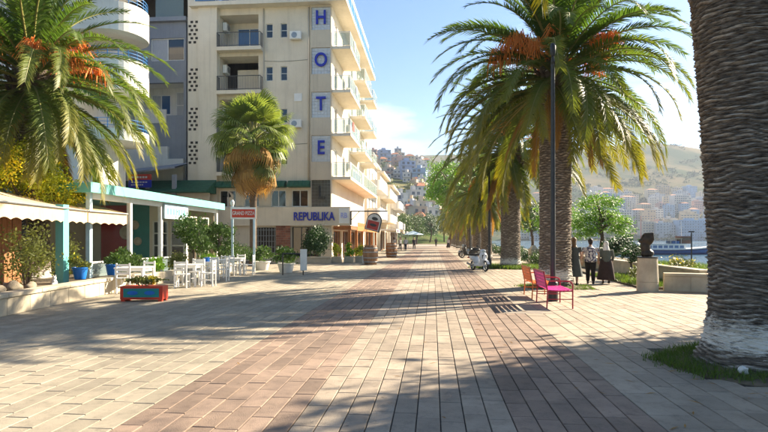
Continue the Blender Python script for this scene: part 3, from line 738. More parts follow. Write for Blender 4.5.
# second stone pedestal between the palms
p2 = G(533.5, 265)
t = thing('stone_post', 'tapered pale stone post between the second and third palm', 'post', (p2.x, p2.y, 0), R(12))
mb = MB(); mb.box(-0.24, 0.24, -0.24, 0.24, 0, 0.9); mb.build('shaft', M['stone'], t)
mb = MB()
b = len(mb.v); mb.box(-0.27, 0.27, -0.27, 0.27, 0.902, 0.98); mb.build('cap', M['stone'], t)
mb = MB(); mb.face([(-.2, -.2, .982), (.2, -.2, .982), (.08, -.08, 1.2), (-.08, -.08, 1.2)]); mb.face([(.2, -.2, .982), (.2, .2, .982), (.08, .08, 1.2), (.08, -.08, 1.2)])
mb.face([(.2, .2, .982), (-.2, .2, .982), (-.08, .08, 1.2), (.08, .08, 1.2)]); mb.face([(-.2, .2, .982), (-.2, -.2, .982), (-.08, -.08, 1.2), (-.08, .08, 1.2)]); mb.face([(-.08, -.08, 1.2), (.08, -.08, 1.2), (.08, .08, 1.2), (-.08, .08, 1.2)])
mb.build('finial', M['stone'], t)
# trees by the sea
tree('bushy_tree', 'bright green leafy tree by the sea right of the big palm trunk', (10.9, 37.5, 0.2), 4.6, [((-0.2, 0, 3.4), (1.6, 1.5, 1.1)), ((0.9, 0, 2.4), (1.2, 1.2, 0.9)), ((-0.9, 0, 2.2), (1.1, 1.2, 0.9)), ((1.6, .2, 2.0), (.8, .8, .6))], 9000, 0.085, 'leaf_light', 5, 0.16)
shrub('dark_bush', 'dark green bush under the bright green seaside tree', (10.6, 34.0, 0.2), (1.2, 1.0, 0.85), 3200, 0.09, 'leaf_dark', 6)
for i, (x, y) in enumerate([(6.4, 33), (6.6, 37), (6.5, 41.5), (6.3, 46), (6.6, 52), (6.5, 60), (6.4, 70), (6.5, 82)]):
    shrub('hedge_bush', ('first', 'second', 'third', 'fourth', 'fifth', 'sixth', 'seventh', 'eighth')[i] + ' hedge bush behind the palm row counting from the camera', (x, y, 0), (0.9, 1.4, 0.55), 1500, 0.085, 'leaf_dark' if i % 2 else 'leaf_green', 60 + i, 'hedge bushes behind the palm row')
for i, (x, y, h) in enumerate([(10.5, 48, 5.0), (10.2, 58, 5.5), (10.6, 70, 5.5), (10.5, 84, 6)]):
    tree('seaside_tree', ('nearest', 'second', 'third', 'farthest')[i] + ' of the leafy sea side trees seen between the palms', (x, y, 0), h, [((0, 0, h * .66), (2.0, 2.2, h * .3))], 4200, 0.13, 'leaf_green' if i % 2 else 'leaf_light', 90 + i, 0.17, group='seaside trees behind the palms')
tree('tall_tree', 'tall yellow-green broad tree above the far end of the palm row', (2.6, 97, 0), 16, [((-0.3, 0, 12.2), (4.2, 4.2, 3.2)), ((1.0, 0, 9.0), (4.2, 4.2, 2.6)), ((-1.2, 0, 9.6), (3.2, 3.2, 2.2))], 12000, 0.24, 'leaf_light', 15, 0.35)
tree('shade_tree', 'unseen broad dense tree added outside the frame to shade the near right paving', (14.2, 11.6, 0), 8, [((0, 0, 6.0), (4.6, 4.6, 3.0)), ((-1.6, 1.0, 6.4), (3.4, 3.4, 2.4)), ((1.6, 1.6, 6.0), (3.6, 3.6, 2.4))], 110000, 0.2, 'leaf_green', 77, 0.3, limbs=8, nclump=90, spread=.25)  # added out of view to make the palm shadow on the paving solid
# boat
def boat():
    c = At(664, 108); t = thing('passenger_boat', 'white and blue passenger boat moored across the water', 'boat', (c.x, c.y, SEA), R(5))
    L, B = 10.6, 2.3; secs = []
    for i in range(25):
        s = -1 + 2 * i / 24; x = s * L
        w = B * (1 - max(0, s) ** 3.2) * (0.86 + 0.14 * min(1, (s + 1) * 3)); w = max(w, 0.05)
        sh = 1.15 + 0.75 * max(0, s) ** 2 + 0.12 * max(0, -s)
        secs.append((x, w, sh))
    def hull(z0f, z1f, name, mat, grow=0.0):
        m = MB()
        for i, (x, w, sh) in enumerate(secs):
            fl0, fl1 = 0.72 + 0.28 * z0f, 0.72 + 0.28 * z1f
            m.v += [(x, -w * fl0 - grow, sh * z0f - 0.15), (x, -w * fl1 - grow, sh * z1f - 0.15), (x, w * fl1 + grow, sh * z1f - 0.15), (x, w * fl0 + grow, sh * z0f - 0.15)]
        for i in range(24):
            b = i * 4
            for a, c2 in ((0, 1), (1, 2), (2, 3), (3, 0)):
                m.f.append((b + a, b + 4 + a, b + 4 + c2, b + c2)); m.m.append(0)
        m.f.append((3, 2, 1, 0)); m.m.append(0); e = 96; m.f.append((e, e + 1, e + 2, e + 3)); m.m.append(0)
        return m.build(name, mat, t)
    pm('boat_blue', (0.05, 0.14, 0.36), None, 3, 0.4); pm('boat_navy', (0.02, 0.04, 0.14), None, 3, 0.4); pm('boat_brown', (0.16, 0.075, 0.045), None, 3, 0.6)
    hull(0.0, 0.34, 'boot_stripe', M['boat_navy']); hull(0.342, 0.72, 'hull', M['boat_blue']); hull(0.722, 0.86, 'rubbing_strake', M['boat_navy'], 0.03); hull(0.862, 1.0, 'bulwark', M['white_paint'])
    d = MB(); d.box(-8.6, 3.4, -1.7, 1.7, 1.0, 1.95); cab = d.build('cabin', M['white_paint'], t)
    for i in range(11):
        w = MB(); w.box(-8.1 + i * 1.03, -7.35 + i * 1.03, -1.735, -1.702, 1.22, 1.72); w.build('window', M['glass_blue'], cab)
    d = MB(); d.box(-8.9, 3.7, -1.9, 1.9, 1.952, 2.05); d.build('upper_deck', M['white_paint'], t)
    for i in range(12):
        p = MB(); x = -8.6 + i * 1.0; p.tube([(x, -1.75, 2.05), (x, -1.75, 2.95)], 0.035, 6); p.build('stanchion', M['white_paint'], t)
    d = MB(); d.box(-8.7, 2.6, -1.85, 1.85, 2.95, 3.07); d.build('canopy', M['awning'], t)
    d = MB(); d.box(2.75, 4.6, -1.1, 1.1, 2.06, 3.5); wh = d.build('wheelhouse', M['boat_brown'], t)
    w = MB(); w.box(2.9, 4.45, -1.13, -1.105, 2.7, 3.2); w.build('window', M['glass_dark'], wh)
    d = MB(); d.tube([(3.4, 0, 3.5), (3.3, 0, 6.4)], [0.07, 0.04], 6); d.tube([(2.7, 0, 5.3), (4.0, 0, 5.3)], 0.035, 6); d.build('mast', M['white_paint'], t)
    d = MB()
    for i in range(10):
        x = 4.8 + i * 0.45; d.tube([(x, -1.5 + i * .12, 1.1), (x, -1.5 + i * .12, 2.15)], 0.03, 5)
    d.tube([(4.8, -1.5, 2.15), (8.85, -0.4, 2.3)], 0.03, 5); d.build('bow_rail', M['metal_grey'], t)
    f = MB(); f.box(1.0, 2.4, -1.2, 1.2, 2.06, 2.6); f.build('bench_row', M['boat_blue'], t)
boat()
# mooring pole on the quay
pp = At(691.5, 40); t = thing('lamp_pole', 'thin dark pole standing by the water in front of the boat', 'pole', (pp.x, pp.y, SEA))
mb = MB(); mb.tube([(0, 0, 0), (0, 0, 3.55)], [0.06, 0.045], 8); mb.build('shaft', M['metal_black'], t)
mb = MB(); mb.box(-0.18, 0.18, -0.09, 0.09, 3.56, 3.66, 0.02); mb.build('lamp_head', M['metal_black'], t)
# ---------------------------------------------------------------- building tools (all in world coordinates)
def wall_panel(mb, o, u, W, H, holes, depth):
    """vertical wall from o along unit xy vector u; outward normal is u rotated -90 deg; holes (u0,u1,v0,v1) with reveals"""
    o = Vector(o); u = Vector((u[0], u[1], 0)); nrm = Vector((u.y, -u.x, 0)); up = Vector((0, 0, 1))
    us = sorted({0.0, W, *[h[0] for h in holes], *[h[1] for h in holes]}); vs = sorted({0.0, H, *[h[2] for h in holes], *[h[3] for h in holes]})
    P = lambda a, b, d=0.0: o + u * a + up * b - nrm * d
    for i in range(len(us) - 1):
        for j in range(len(vs) - 1):
            cu, cv = (us[i] + us[i + 1]) / 2, (vs[j] + vs[j + 1]) / 2
            if any(h[0] < cu < h[1] and h[2] < cv < h[3] for h in holes): continue
            mb.face([P(us[i], vs[j]), P(us[i + 1], vs[j]), P(us[i + 1], vs[j + 1]), P(us[i], vs[j + 1])])
    for (a, b, c, d) in holes:
        mb.face([P(a, c), P(b, c), P(b, c, depth), P(a, c, depth)]); mb.face([P(a, d, depth), P(b, d, depth), P(b, d), P(a, d)])
        mb.face([P(a, c), P(a, c, depth), P(a, d, depth), P(a, d)]); mb.face([P(b, c, depth), P(b, c), P(b, d), P(b, d, depth)])
    return mb
def obox(mb, o, u, a0, a1, d0, d1, z0, z1):
    """box along wall frame: a along u, d outward from the wall, z up"""
    o = Vector(o); u = Vector((u[0], u[1], 0)); nrm = Vector((u.y, -u.x, 0)); b = len(mb.v)
    for z in (z0, z1):
        for a, d in ((a0, d0), (a1, d0), (a1, d1), (a0, d1)):
            p = o + u * a + nrm * d; mb.v.append((p.x, p.y, o.z + z))
    for q in ((0, 1, 2, 3), (7, 6, 5, 4), (0, 4, 5, 1), (1, 5, 6, 2), (2, 6, 7, 3), (3, 7, 4, 0)):
        mb.f.append(tuple(b + i for i in q)); mb.m.append(mb.cm)
    return mb
def window(parent, o, u, h, nx=2, ny=1, fr='white_paint', gl='glass_dark', depth=0.14, fw=0.05, name='window', cur=None):
    a, b, c, d = h; m = MB(); e = 0.003
    obox(m, o, u, a + e, a + fw, -depth, -depth + 0.06, c + e, d - e); obox(m, o, u, b - fw, b - e, -depth, -depth + 0.06, c + e, d - e)
    obox(m, o, u, a + fw, b - fw, -depth, -depth + 0.06, c + e, c + fw); obox(m, o, u, a + fw, b - fw, -depth, -depth + 0.06, d - fw, d - e)
    for i in range(1, nx):
        x = a + (b - a) * i / nx; obox(m, o, u, x - fw * .45, x + fw * .45, -depth + .002, -depth + 0.055, c + fw, d - fw)
    for i in range(1, ny):
        z = c + (d - c) * i / ny; obox(m, o, u, a + fw, b - fw, -depth + .004, -depth + 0.05, z - fw * .45, z + fw * .45)
    w = m.build(name, M[fr], parent, world=True)
    for i in range(nx):
        p = MB(); obox(p, o, u, a + (b - a) * i / nx + .006, a + (b - a) * (i + 1) / nx - .006, -depth - 0.03, -depth + .015, c + .006, d - .006)
        g = gl if not (cur and i in cur) else 'curtain'
        p.build('pane', M[g], w)
    return w
def railing(parent, pts, z, h, glass='glass_rail', post='metal_grey', step=1.1, name='railing'):
    """rail along a polyline with posts, top rail and glass panes"""
    m = MB(); q = [Vector((p[0], p[1], 0)) for p in pts]
    m.tube([(p.x, p.y, z + h) for p in q], 0.028, 6)
    gs = []
    for i in range(len(q) - 1):
        L = (q[i + 1] - q[i]).length; n = max(1, round(L / step))
        for k in range(n + (i == len(q) - 2)):
            p = q[i].lerp(q[i + 1], k / n); q_ = .016 if glass else .009; m.box(p.x - q_, p.x + q_, p.y - q_, p.y + q_, z, z + h)
        for k in range(n):
            a = q[i].lerp(q[i + 1], k / n); b = q[i].lerp(q[i + 1], (k + 1) / n); gs.append((a, b))
    r = m.build(name, M[post], parent, world=True)
    if glass is None: return r
    for a, b in gs:
        d = (b - a).normalized(); nn = Vector((-d.y, d.x, 0)) * 0.006; a2 = a + d * 0.03; b2 = b - d * 0.03; p = MB()
        p.prism([(a2 - nn).to_2d(), (b2 - nn).to_2d(), (b2 + nn).to_2d(), (a2 + nn).to_2d()], z + 0.08, z + h - 0.05); p.build('pane', M[glass], r)
    return r
def textobj(s, size, depth, mat, parent, loc, rot, offset=0.0, name='lettering', align='CENTER', sx=1.0):
    c = bpy.data.curves.new(name, 'FONT'); c.body = s; c.size = size; c.extrude = depth; c.offset = offset; c.align_x = align; c.align_y = 'CENTER'
    o = bpy.data.objects.new('tmp', c); COL.objects.link(o)
    dg = bpy.context.evaluated_depsgraph_get(); dg.update()
    me = bpy.data.meshes.new_from_object(o.evaluated_get(dg)); bpy.data.objects.remove(o); me.materials.clear(); me.materials.append(M[mat])
    r = link(name, me, parent, loc, rot, world=True); r.scale = (sx, 1, 1); return r

# ---------------------------------------------------------------- the hotel
pm('metal_dark', (0.10, 0.11, 0.12), None, 8, 0.45, metal=0.5)
HX0, HX1, HYF, HYB = -17.05, -7.07, 38.5, 57.0
hotel = thing('hotel', 'cream hotel block with stacked blue HOTEL letters and REPUBLIKA sign', 'hotel', (-12, 45, 0))
o = (HX0, HYF, 0); u = (1, 0)
X = lambda x: x - HX0
holes = []
rec = [(X(-15.2), X(-12.35), 15.12, 17.55), (X(-15.2), X(-12.35), 12.05, 14.6), (X(-15.2), X(-12.35), 9.0, 11.55), (X(-15.2), X(-12.35), 6.3, 8.5)]
small = []
for zc in (16.4, 13.35, 10.35, 7.4):
    for xc in (-11.55, -10.5): small.append((X(xc - .24), X(xc + .24), zc - .55, zc + .45))
low = [(X(-9.95), X(-8.75), 3.85, 5.05), (X(-11.45), X(-10.35), 3.85, 5.05), (X(-13.4), X(-12.3), 3.85, 5.05), (X(-15.2), X(-14.0), 3.85, 5.05)]
ent = [(X(-9.95), X(-8.0), 0.02, 2.45)]
gate = [(X(-12.95), X(-11.1), 0.35, 2.4)]
m = MB(); wall_panel(m, o, u, X(HX1), 18.0, rec + small + low + ent + gate, 0.35)
m.build('end_wall', M['cream'], hotel, world=True)
for i, r in enumerate(rec):                                   # recessed loggias
    b = MB(); a0, a1, z0, z1 = r
    D = 1.6
    x0, x1 = HX0 + a0, HX0 + a1
    b.face([(x0, HYF + .35, z0), (x0, HYF + D, z0), (x0, HYF + D, z1), (x0, HYF + .35, z1)]); b.face([(x1, HYF + .35, z0), (x1, HYF + .35, z1), (x1, HYF + D, z1), (x1, HYF + D, z0)])
    b.face([(x0, HYF + .35, z0), (x1, HYF + .35, z0), (x1, HYF + D, z0), (x0, HYF + D, z0)]); b.face([(x0, HYF + .35, z1), (x0, HYF + D, z1), (x1, HYF + D, z1), (x1, HYF + .35, z1)])
    wall_panel(b, (x0, HYF + D, 0), (1, 0), x1 - x0, z1, [(0.75, 2.55, z0 + .02, z0 + 2.05)], 0.12)
    b.v = b.v; lg = b.build('loggia', M['cream_lit'], hotel, world=True)
    window(lg, (x0, HYF + D, 0), (1, 0), (0.75, 2.55, z0 + .02, z0 + 2.05), 2, 1, 'white_paint', 'glass_blue' if i == 0 else 'glass_dark', 0.10, cur=(1,) if i == 1 else None)
    s = MB(); s.box(x0 - .02, x1 + .35, HYF - 0.62, HYF - 0.003, z0 - 0.26, z0 - 0.01); s.build('balcony_slab', M['cream_lit'], hotel, world=True)
    railing(hotel, [(x0 + .02, HYF - .03), (x0 + .02, HYF - .58), (x1 + .31, HYF - .58), (x1 + .31, HYF - .03)], z0 - 0.01, 1.0, None, 'metal_dark', 0.115)
    dl = MB(); dl.box(x0 + .05, x1 + .28, HYF - .595, HYF - .565, z0 + .05, z0 + .09); dl.build('lower_rail', M['metal_dark'], hotel, world=True)
    ac = MB(); ac.box(x0 + .03, x0 + .33, HYF + .5, HYF + 1.25, z0 + 1.55, z0 + 2.15, 0.03); a_ = ac.build('air_conditioner', M['white_paint'], hotel, world=True)
    g = MB(); g.lathe([(0.22, 0), (0.22, .02), (.05, .025)], 16); g.xf(Matrix.Translation((x0 + .34, HYF + .9, z0 + 1.85)) @ Matrix.Rotation(R(90), 4, 'Y')); g.build('grille', M['metal_grey'], a_)
for h in small: window(hotel, o, u, h, 1, 2, 'white_paint', 'glass_dark', 0.12, 0.035)
for h in low: window(hotel, o, u, h, 2, 1, 'white_paint', 'glass_dark', 0.12, 0.06)
w = window(hotel, o, u, ent[0], 3, 1, 'metal_black', 'glass_dark', 0.3, 0.06, 'entrance_door')
# gate of dark bars
gm = MB(); a0, a1, z0, z1 = gate[0]; gm.box(HX0 + a0 + .01, HX0 + a1 - .01, HYF + .22, HYF + .30, z0 + .01, z1 - .01); gb = gm.build('gate_panel', M['interior'], hotel, world=True)
bar = MB(); bar.box(-.018, .018, -.02, .02, 0, z1 - z0 - .04); bme = bar.mesh('bar', M['metal_grey'])
for i in range(9): link('bar', bme, gb, (HX0 + a0 + .12 + i * .2, HYF + .18, z0 + .02))
hb = MB(); hb.box(HX0 + a0 + .02, HX0 + a1 - .02, HYF + .10, HYF + .135, 0, 0.03); hme = hb.mesh('bar', M['metal_grey'])
for i in range(5): link('bar', hme, gb, (0, 0, z0 + .25 + i * .4))
# brick pillar left of the entrance: every brick a part
pil = MB(); pil.box(-11.06, -9.99, HYF - .10, HYF - .003, 0, 2.5); po = pil.build('brick_pillar', M['mortar'], hotel, world=True)
bk = MB(); bk.bbox(0, .33, -.03, 0, 0, .15, .008); bkm = bk.mesh('brick', M['brick']); bh_ = MB(); bh_.bbox(0, .16, -.03, 0, 0, .15, .008); bhm = bh_.mesh('brick', M['brick'])
for r_ in range(15):
    x = -11.04
    if r_ % 2: link('brick', bhm, po, (x, HYF - .10, .05 + r_ * .165)); x += .175
    while x < -10.03:
        if x + .33 < -9.98: link('brick', bkm, po, (x, HYF - .10 + random.uniform(-.008, .008), .05 + r_ * .165)); x += .345
        else:
            if x + .16 < -9.98: link('brick', bhm, po, (x, HYF - .10, .05 + r_ * .165))
            x += .345
# sides, back and roof of the main volume
Lh = HYB - HYF
so_, su = (HX1, HYF, 0), (0, 1)
doors = []
ZF = [5.95, 9.0, 12.05, 15.1]
for z in ZF:
    for y in (1.0, 4.6, 9.0, 12.6, 16.0): doors.append((y, y + 1.15 if y != 16.0 else y + 1.0, z + .03, z + 2.15))
cafe = [(0.7, 4.2, 0.02, 2.2), (4.7, 8.2, .02, 2.2), (8.7, 12.2, .02, 2.2), (12.7, 16.6, .02, 2.2)]
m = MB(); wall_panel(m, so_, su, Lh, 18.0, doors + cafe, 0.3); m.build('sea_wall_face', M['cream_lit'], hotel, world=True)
for i, h in enumerate(doors): window(hotel, so_, su, h, 2, 1, 'white_paint', 'glass_dark', 0.12, 0.07, 'balcony_door', cur=(1,) if i % 3 == 0 else None)
for h in cafe: window(hotel, so_, su, h, 4, 1, 'wood', 'glass_dark', 0.2, 0.07, 'cafe_front')
m = MB(); m.face([(HX0, HYB, 0), (HX0, HYF, 0), (HX0, HYF, 18), (HX0, HYB, 18)]); m.face([(HX1, HYB, 0), (HX0, HYB, 0), (HX0, HYB, 18), (HX1, HYB, 18)]); m.build('rear_walls', M['cream'], hotel, world=True)
m = MB(); m.box(HX0 - .1, -5.95, HYF - .75, HYB + .4, 18.0, 18.28); m.build('roof_slab', M['cream_lit'], hotel, world=True)
railing(hotel, [(HX0 + .3, HYF - .65), (-6.05, HYF - .65), (-6.05, HYB + .3)], 18.28, 1.05, 'glass_rail_blue', 'white_paint', 1.5, 'terrace_railing')
m = MB(); m.box(HX0 + 1, -8.4, HYF + 2.6, HYB - 1, 18.29, 21.2); pent = m.build('penthouse', M['glass_blue'], hotel, world=True)
m = MB(); m.box(HX0 + .2, -6.6, HYF + .4, HYB, 21.22, 21.45); m.build('penthouse_roof', M['white_paint'], pent)
for i in range(6):
    m = MB(); m.box(HX0 + .6 + i * 1.75, HX0 + .75 + i * 1.75, HYF + .5, HYF + .65, 18.29, 21.2); m.build('column', M['white_paint'], pent)
# side balconies
for k, z in enumerate(ZF):
    bays = [(-.05, 5.2), (8.4, 13.6), (15.2, 18.5)] if k else [(-.05, 18.5)]
    for (y0, y1) in bays:
        s = MB(); s.box(HX1 + .003, -5.72, HYF + y0, HYF + y1, z - .2, z); s.build('balcony_slab', M['cream_lit'], hotel, world=True)
        railing(hotel, [(HX1 + .04, HYF + y0 + .05), (-5.78, HYF + y0 + .05), (-5.78, HYF + y1 - .05), (HX1 + .04, HYF + y1 - .05)], z, 1.0, 'glass_rail', 'white_paint', 1.3)
    for y0 in (6.6, 14.2):
        ac = MB(); ac.box(HX1 + .003, HX1 + .33, HYF + y0, HYF + y0 + .8, z + 1.4, z + 1.95, .03); ac.build('air_conditioner', M['white_paint'], hotel, world=True)
# stair tower strip with perforated blocks
m = MB(); m.box(HX0 + .43, -15.24, HYF - .42, HYF - .003, 0, 21); m.build('tower_strip', M['cream_lit'], hotel, world=True)
hl = MB(); hl.box(-.07, .07, -.006, .02, -.09, .09); hlm = hl.mesh('perforation', M['interior'])
scr = MB(); scr.box(HX0 - .38, HX0 + .428, HYF - .28, HYF - .004, 2, 20); so2 = scr.build('perforated_screen', M['cream_lit'], hotel, world=True)
hl = MB(); hl.box(-.10, .10, -.006, .02, -.085, .085); hlm = hl.mesh('perforation', M['interior'])
for zb in (15.6, 12.2, 9.4, 7.0):
    for r_ in range(6):
        for c_ in range(2): link('perforation', hlm, so2, (HX0 - .17 + c_ * .36 + (.09 if r_ % 2 else -.05), HYF - .282, zb + r_ * .29))
# letter bay with glazed grids and HOTEL letters
m = MB(); bayh = [(.06, 1.40, a, b) for a, b in ((16.24, 17.85), (13.15, 15.0), (10.1, 11.9), (7.0, 8.85), (3.85, 5.72))]
wall_panel(m, (-8.55, HYF - .16, 2.62), (1, 0), 1.46, 15.37, [(a, b, c - 2.62, d - 2.62) for a, b, c, d in bayh], .12)
m.face([(-8.55, HYF, 2.62), (-8.55, HYF - .16, 2.62), (-8.55, HYF - .16, 17.99), (-8.55, HYF, 17.99)]); m.face([(-7.09, HYF - .16, 2.62), (-7.09, HYF, 2.62), (-7.09, HYF, 17.99), (-7.09, HYF - .16, 17.99)])
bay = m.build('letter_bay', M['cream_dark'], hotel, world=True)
pm('glass_block', (0.62, 0.64, 0.66), (0.50, 0.53, 0.56), 6, 0.3, spec=.5); pm('glass_block_dark', (0.05, 0.05, 0.05), (0.10, 0.10, .10), 6, 0.2, spec=.6)
for k, (a, b, z0, z1) in enumerate(bayh):
    nx, ny = 6, 8; cw, ch = (b - a) / nx, (z1 - z0) / ny; q = MB(); q.bbox(.008, cw - .008, 0, .03, .008, ch - .008, .006)
    qm = q.mesh('glass_block', M['glass_block' if k < 4 else 'glass_block_dark'])
    bk_ = MB(); bk_.box(-8.55 + a + .002, -8.55 + b - .002, HYF - .045, HYF - .035, z0 + .002, z1 - .002); gp = bk_.build('grid_panel', M['white_paint' if k < 4 else 'metal_grey'], hotel, world=True)
    for i in range(nx):
        for j in range(ny): link('glass_block', qm, gp, (-8.55 + a + i * cw, HYF - .076, z0 + j * ch))
    textobj('HOTEL'[k], 1.35 if k < 4 else 1.3, .05, 'blue_paint' if k < 4 else 'metal_black', hotel, (-7.82, HYF - .17, (z0 + z1) / 2 + .02), (R(90), 0, 0), .02, 'letter', sx=.85)
# string line between storeys on the end wall
for z in (15.0, 11.95, 8.9):
    m = MB(); m.box(-12.0, -8.56, HYF - .05, HYF - .004, z - .05, z + .02)
m = MB(); m.box(-9.75, -9.2, HYF - .05, HYF - .003, 11.3, 11.85); m.build('vent_panel', M['white_paint'], hotel, world=True)
# green tiled canopies above the first floor
def canopy(x0, x1):
    m = MB(); m.face([(x0, HYF - .8, 5.28), (x1, HYF - .8, 5.28), (x1, HYF - .42, 5.66), (x0, HYF - .42, 5.66)]); m.face([(x0, HYF - .8, 5.2), (x0, HYF - .003, 5.2), (x1, HYF - .003, 5.2), (x1, HYF - .8, 5.2)])
    m.face([(x0, HYF - .8, 5.2), (x1, HYF - .8, 5.2), (x1, HYF - .8, 5.28), (x0, HYF - .8, 5.28)]); m.face([(x0, HYF - .42, 5.66), (x1, HYF - .42, 5.66), (x1, HYF - .003, 5.66), (x0, HYF - .003, 5.66)])
    for xx in (x0, x1): m.face([(xx, HYF - .8, 5.2), (xx, HYF - .8, 5.28), (xx, HYF - .42, 5.66), (xx, HYF - .003, 5.66), (xx, HYF - .003, 5.2)])
    c = m.build('canopy', M['green_roof'], hotel, world=True)
    rb = MB(); rb.tube([(0, HYF - .8, 5.30), (0, HYF - .44, 5.66)], .022, 5); rm = rb.mesh('tile_ridge', M['green_roof'])
    n = int((x1 - x0) / .3)
    for i in range(n): link('tile_ridge', rm, c, (x0 + .15 + i * .3, 0, 0))
canopy(-10.1, -8.58); canopy(-15.22, -10.3)
# fascia band with the big sign, wrapping round to the sea side
m = MB(); m.box(-16.9, -5.72, HYF - .34, HYF - .165, 2.52, 3.82); m.build('sign_band', M['cream'], hotel, world=True)
m = MB(); m.box(-5.90, -5.72, HYF - .164, HYF + 3.4, 2.52, 3.82); m.build('sign_band', M['cream_lit'], hotel, world=True)
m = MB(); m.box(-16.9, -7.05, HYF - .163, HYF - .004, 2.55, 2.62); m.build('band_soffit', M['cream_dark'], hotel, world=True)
textobj('REPUBLIKA', .82, .05, 'blue_paint', hotel, (-8.27, HYF - .40, 3.13), (R(90), 0, 0), .012, 'sign_lettering', sx=.72)
pm('sign_lilac', (0.40, 0.45, 0.80), (0.32, 0.37, 0.74), 4, .5)
m = MB(); m.box(-6.50, -5.80, HYF - .42, HYF - .345, 2.66, 3.72); sg = m.build('sign_plate', M['white_paint'], hotel, world=True)
textobj('RB', .5, .01, 'sign_lilac', sg, (-6.15, HYF - .44, 3.2), (R(90), 0, 0), .012, 'monogram', sx=.8)
m = MB(); m.box(HX1 + .003, -5.74, HYF + 3.42, HYB, 2.60, 2.85); m.build('cafe_roof', M['wood_orange'], hotel, world=True)
m = MB(); m.box(-5.86, -5.74, HYF + 3.42, HYB, 2.2, 2.59); m.build('cafe_fascia', M['wood_orange'], hotel, world=True)
m = MB(); m.box(-7.0, -5.76, HYF + .3, HYF + 3.4, 2.25, 2.5); m.build('cafe_fascia', M['wood'], hotel, world=True)
for i in range(6):
    y = HYF + .4 + i * 3.5; m = MB(); m.box(-5.98, -5.80, y, y + .18, 0, 2.24 if i == 0 else 2.19); m.build('cafe_post', M['wood_orange'], hotel, world=True)
# downpipes, cables and a wall air conditioner on the end wall
for x_ in (-11.98, -8.72):
    m = MB(); m.tube([(x_, HYF - .06, 5.75), (x_, HYF - .06, 17.9)], .05, 8); m.build('downpipe', M['cream_dark'], hotel, world=True, smooth=True)
for x_, z_ in ((-9.5, 14.2), (-9.5, 8.3)):
    m = MB(); m.tube([(-11.9, HYF - .02, z_), (-10.6, HYF - .02, z_ - .06), (x_, HYF - .02, z_ - .02), (-8.8, HYF - .02, z_ + .02)], .012, 5); m.build('cable', M['metal_dark'], hotel, world=True)
for x_, z_ in ((-9.6, 9.4), (-9.6, 15.6)):
    m = MB(); m.box(x_ - .4, x_ + .4, HYF - .36, HYF - .05, z_, z_ + .55, .03); a_ = m.build('air_conditioner', M['white_paint'], hotel, world=True)
    m = MB(); m.lathe([(.2, 0), (.2, .015), (.04, .02)], 18); m.xf(Matrix.Translation((x_ - .08, HYF - .362, z_ + .27)) @ Matrix.Rotation(R(90), 4, 'X')); m.build('grille', M['metal_grey'], a_)
# blue checked blind on the first floor balcony
m = MB(); m.box(-6.1, -6.07, HYF + 3.2, HYF + 8.0, 5.98, 6.9); ch = m.build('balcony_screen', M['white_paint'], hotel, world=True)
q = MB(); q.box(-6.062, -6.056, 0, .22, 0, .22); qm = q.mesh('check', M['sign_lilac'])
for i in range(20):
    for j in range(4):
        if (i + j) % 2 == 0: link('check', qm, ch, (0, HYF + 3.3 + i * .23, 6.0 + j * .22))

# towels and washing over the sea-side balcony rails
for i, (y_, z_, mt, lab) in enumerate(((39.6, 9.0, 'red_paint', 'red towel hung over the third floor balcony rail of the hotel'), (41.3, 12.05, 'blue_pale', 'pale blue towel over an upper hotel balcony rail'), (40.4, 15.1, 'white_paint', 'white sheet over the top hotel balcony rail'), (47.9, 9.0, 'awning', 'beige towel over a farther hotel balcony rail'))):
    m = MB(); k_ = 7
    for j in range(k_):
        a0, a1 = j / k_, (j + 1) / k_; w0 = .02 * math.sin(j * 2.1 + i); w1 = .02 * math.sin((j + 1) * 2.1 + i)
        for sx_, dz in ((.045, .62), (-.05, .35)):
            m.face([(-5.78 + sx_ + w0, y_ + a0 * .75, z_ + 1.03 - dz), (-5.78 + sx_ + w1, y_ + a1 * .75, z_ + 1.03 - dz + .02 * math.sin(j)), (-5.78 + sx_ * .7, y_ + a1 * .75, z_ + 1.04), (-5.78 + sx_ * .7, y_ + a0 * .75, z_ + 1.04)])
        m.face([(-5.78 + .0315, y_ + a0 * .75, z_ + 1.04), (-5.78 + .0315, y_ + a1 * .75, z_ + 1.04), (-5.78 - .035, y_ + a1 * .75, z_ + 1.04), (-5.78 - .035, y_ + a0 * .75, z_ + 1.04)])
    tag(m.build('towel', M[mt], smooth=True), lab, 'towel', 'washing on the hotel balconies')

# hanging sign on a black bracket
t = thing('hanging_sign', 'arched red and black cafe sign hanging from a black wall bracket', 'sign', (-5.7, HYF - .25, 0))
m = MB(); y = HYF - .25; m.box(-5.71, -5.63, y - .04, y + .04, 2.55, 3.55); m.box(-5.63, -3.15, y - .035, y + .035, 3.47, 3.55); m.tube([(-5.66, y, 2.9), (-5.1, y, 3.48)], .03, 6); m.build('bracket', M['metal_black'], t, world=True)
def arch(w, h, n=12):
    p = [(-w / 2, 0), (w / 2, 0), (w / 2, h - w / 2)]
    return p[:3] + [(w / 2 * math.cos(a), h - w / 2 + w / 2 * math.sin(a)) for a in [math.pi * i / n for i in range(1, n)]] + [(-w / 2, h - w / 2)]
def plate(poly, th): 
    m = MB(); m.prism(poly, -th / 2, th / 2); m.xf(Matrix.Rotation(R(90), 4, 'X')); return m
pm('sign_red', (0.45, 0.06, 0.05), None, 3, .5); pm('sign_white', (0.72, 0.70, 0.66), None, 3, .5)
q = thing('x', 'x', 'x'); bpy.data.objects.remove(q)
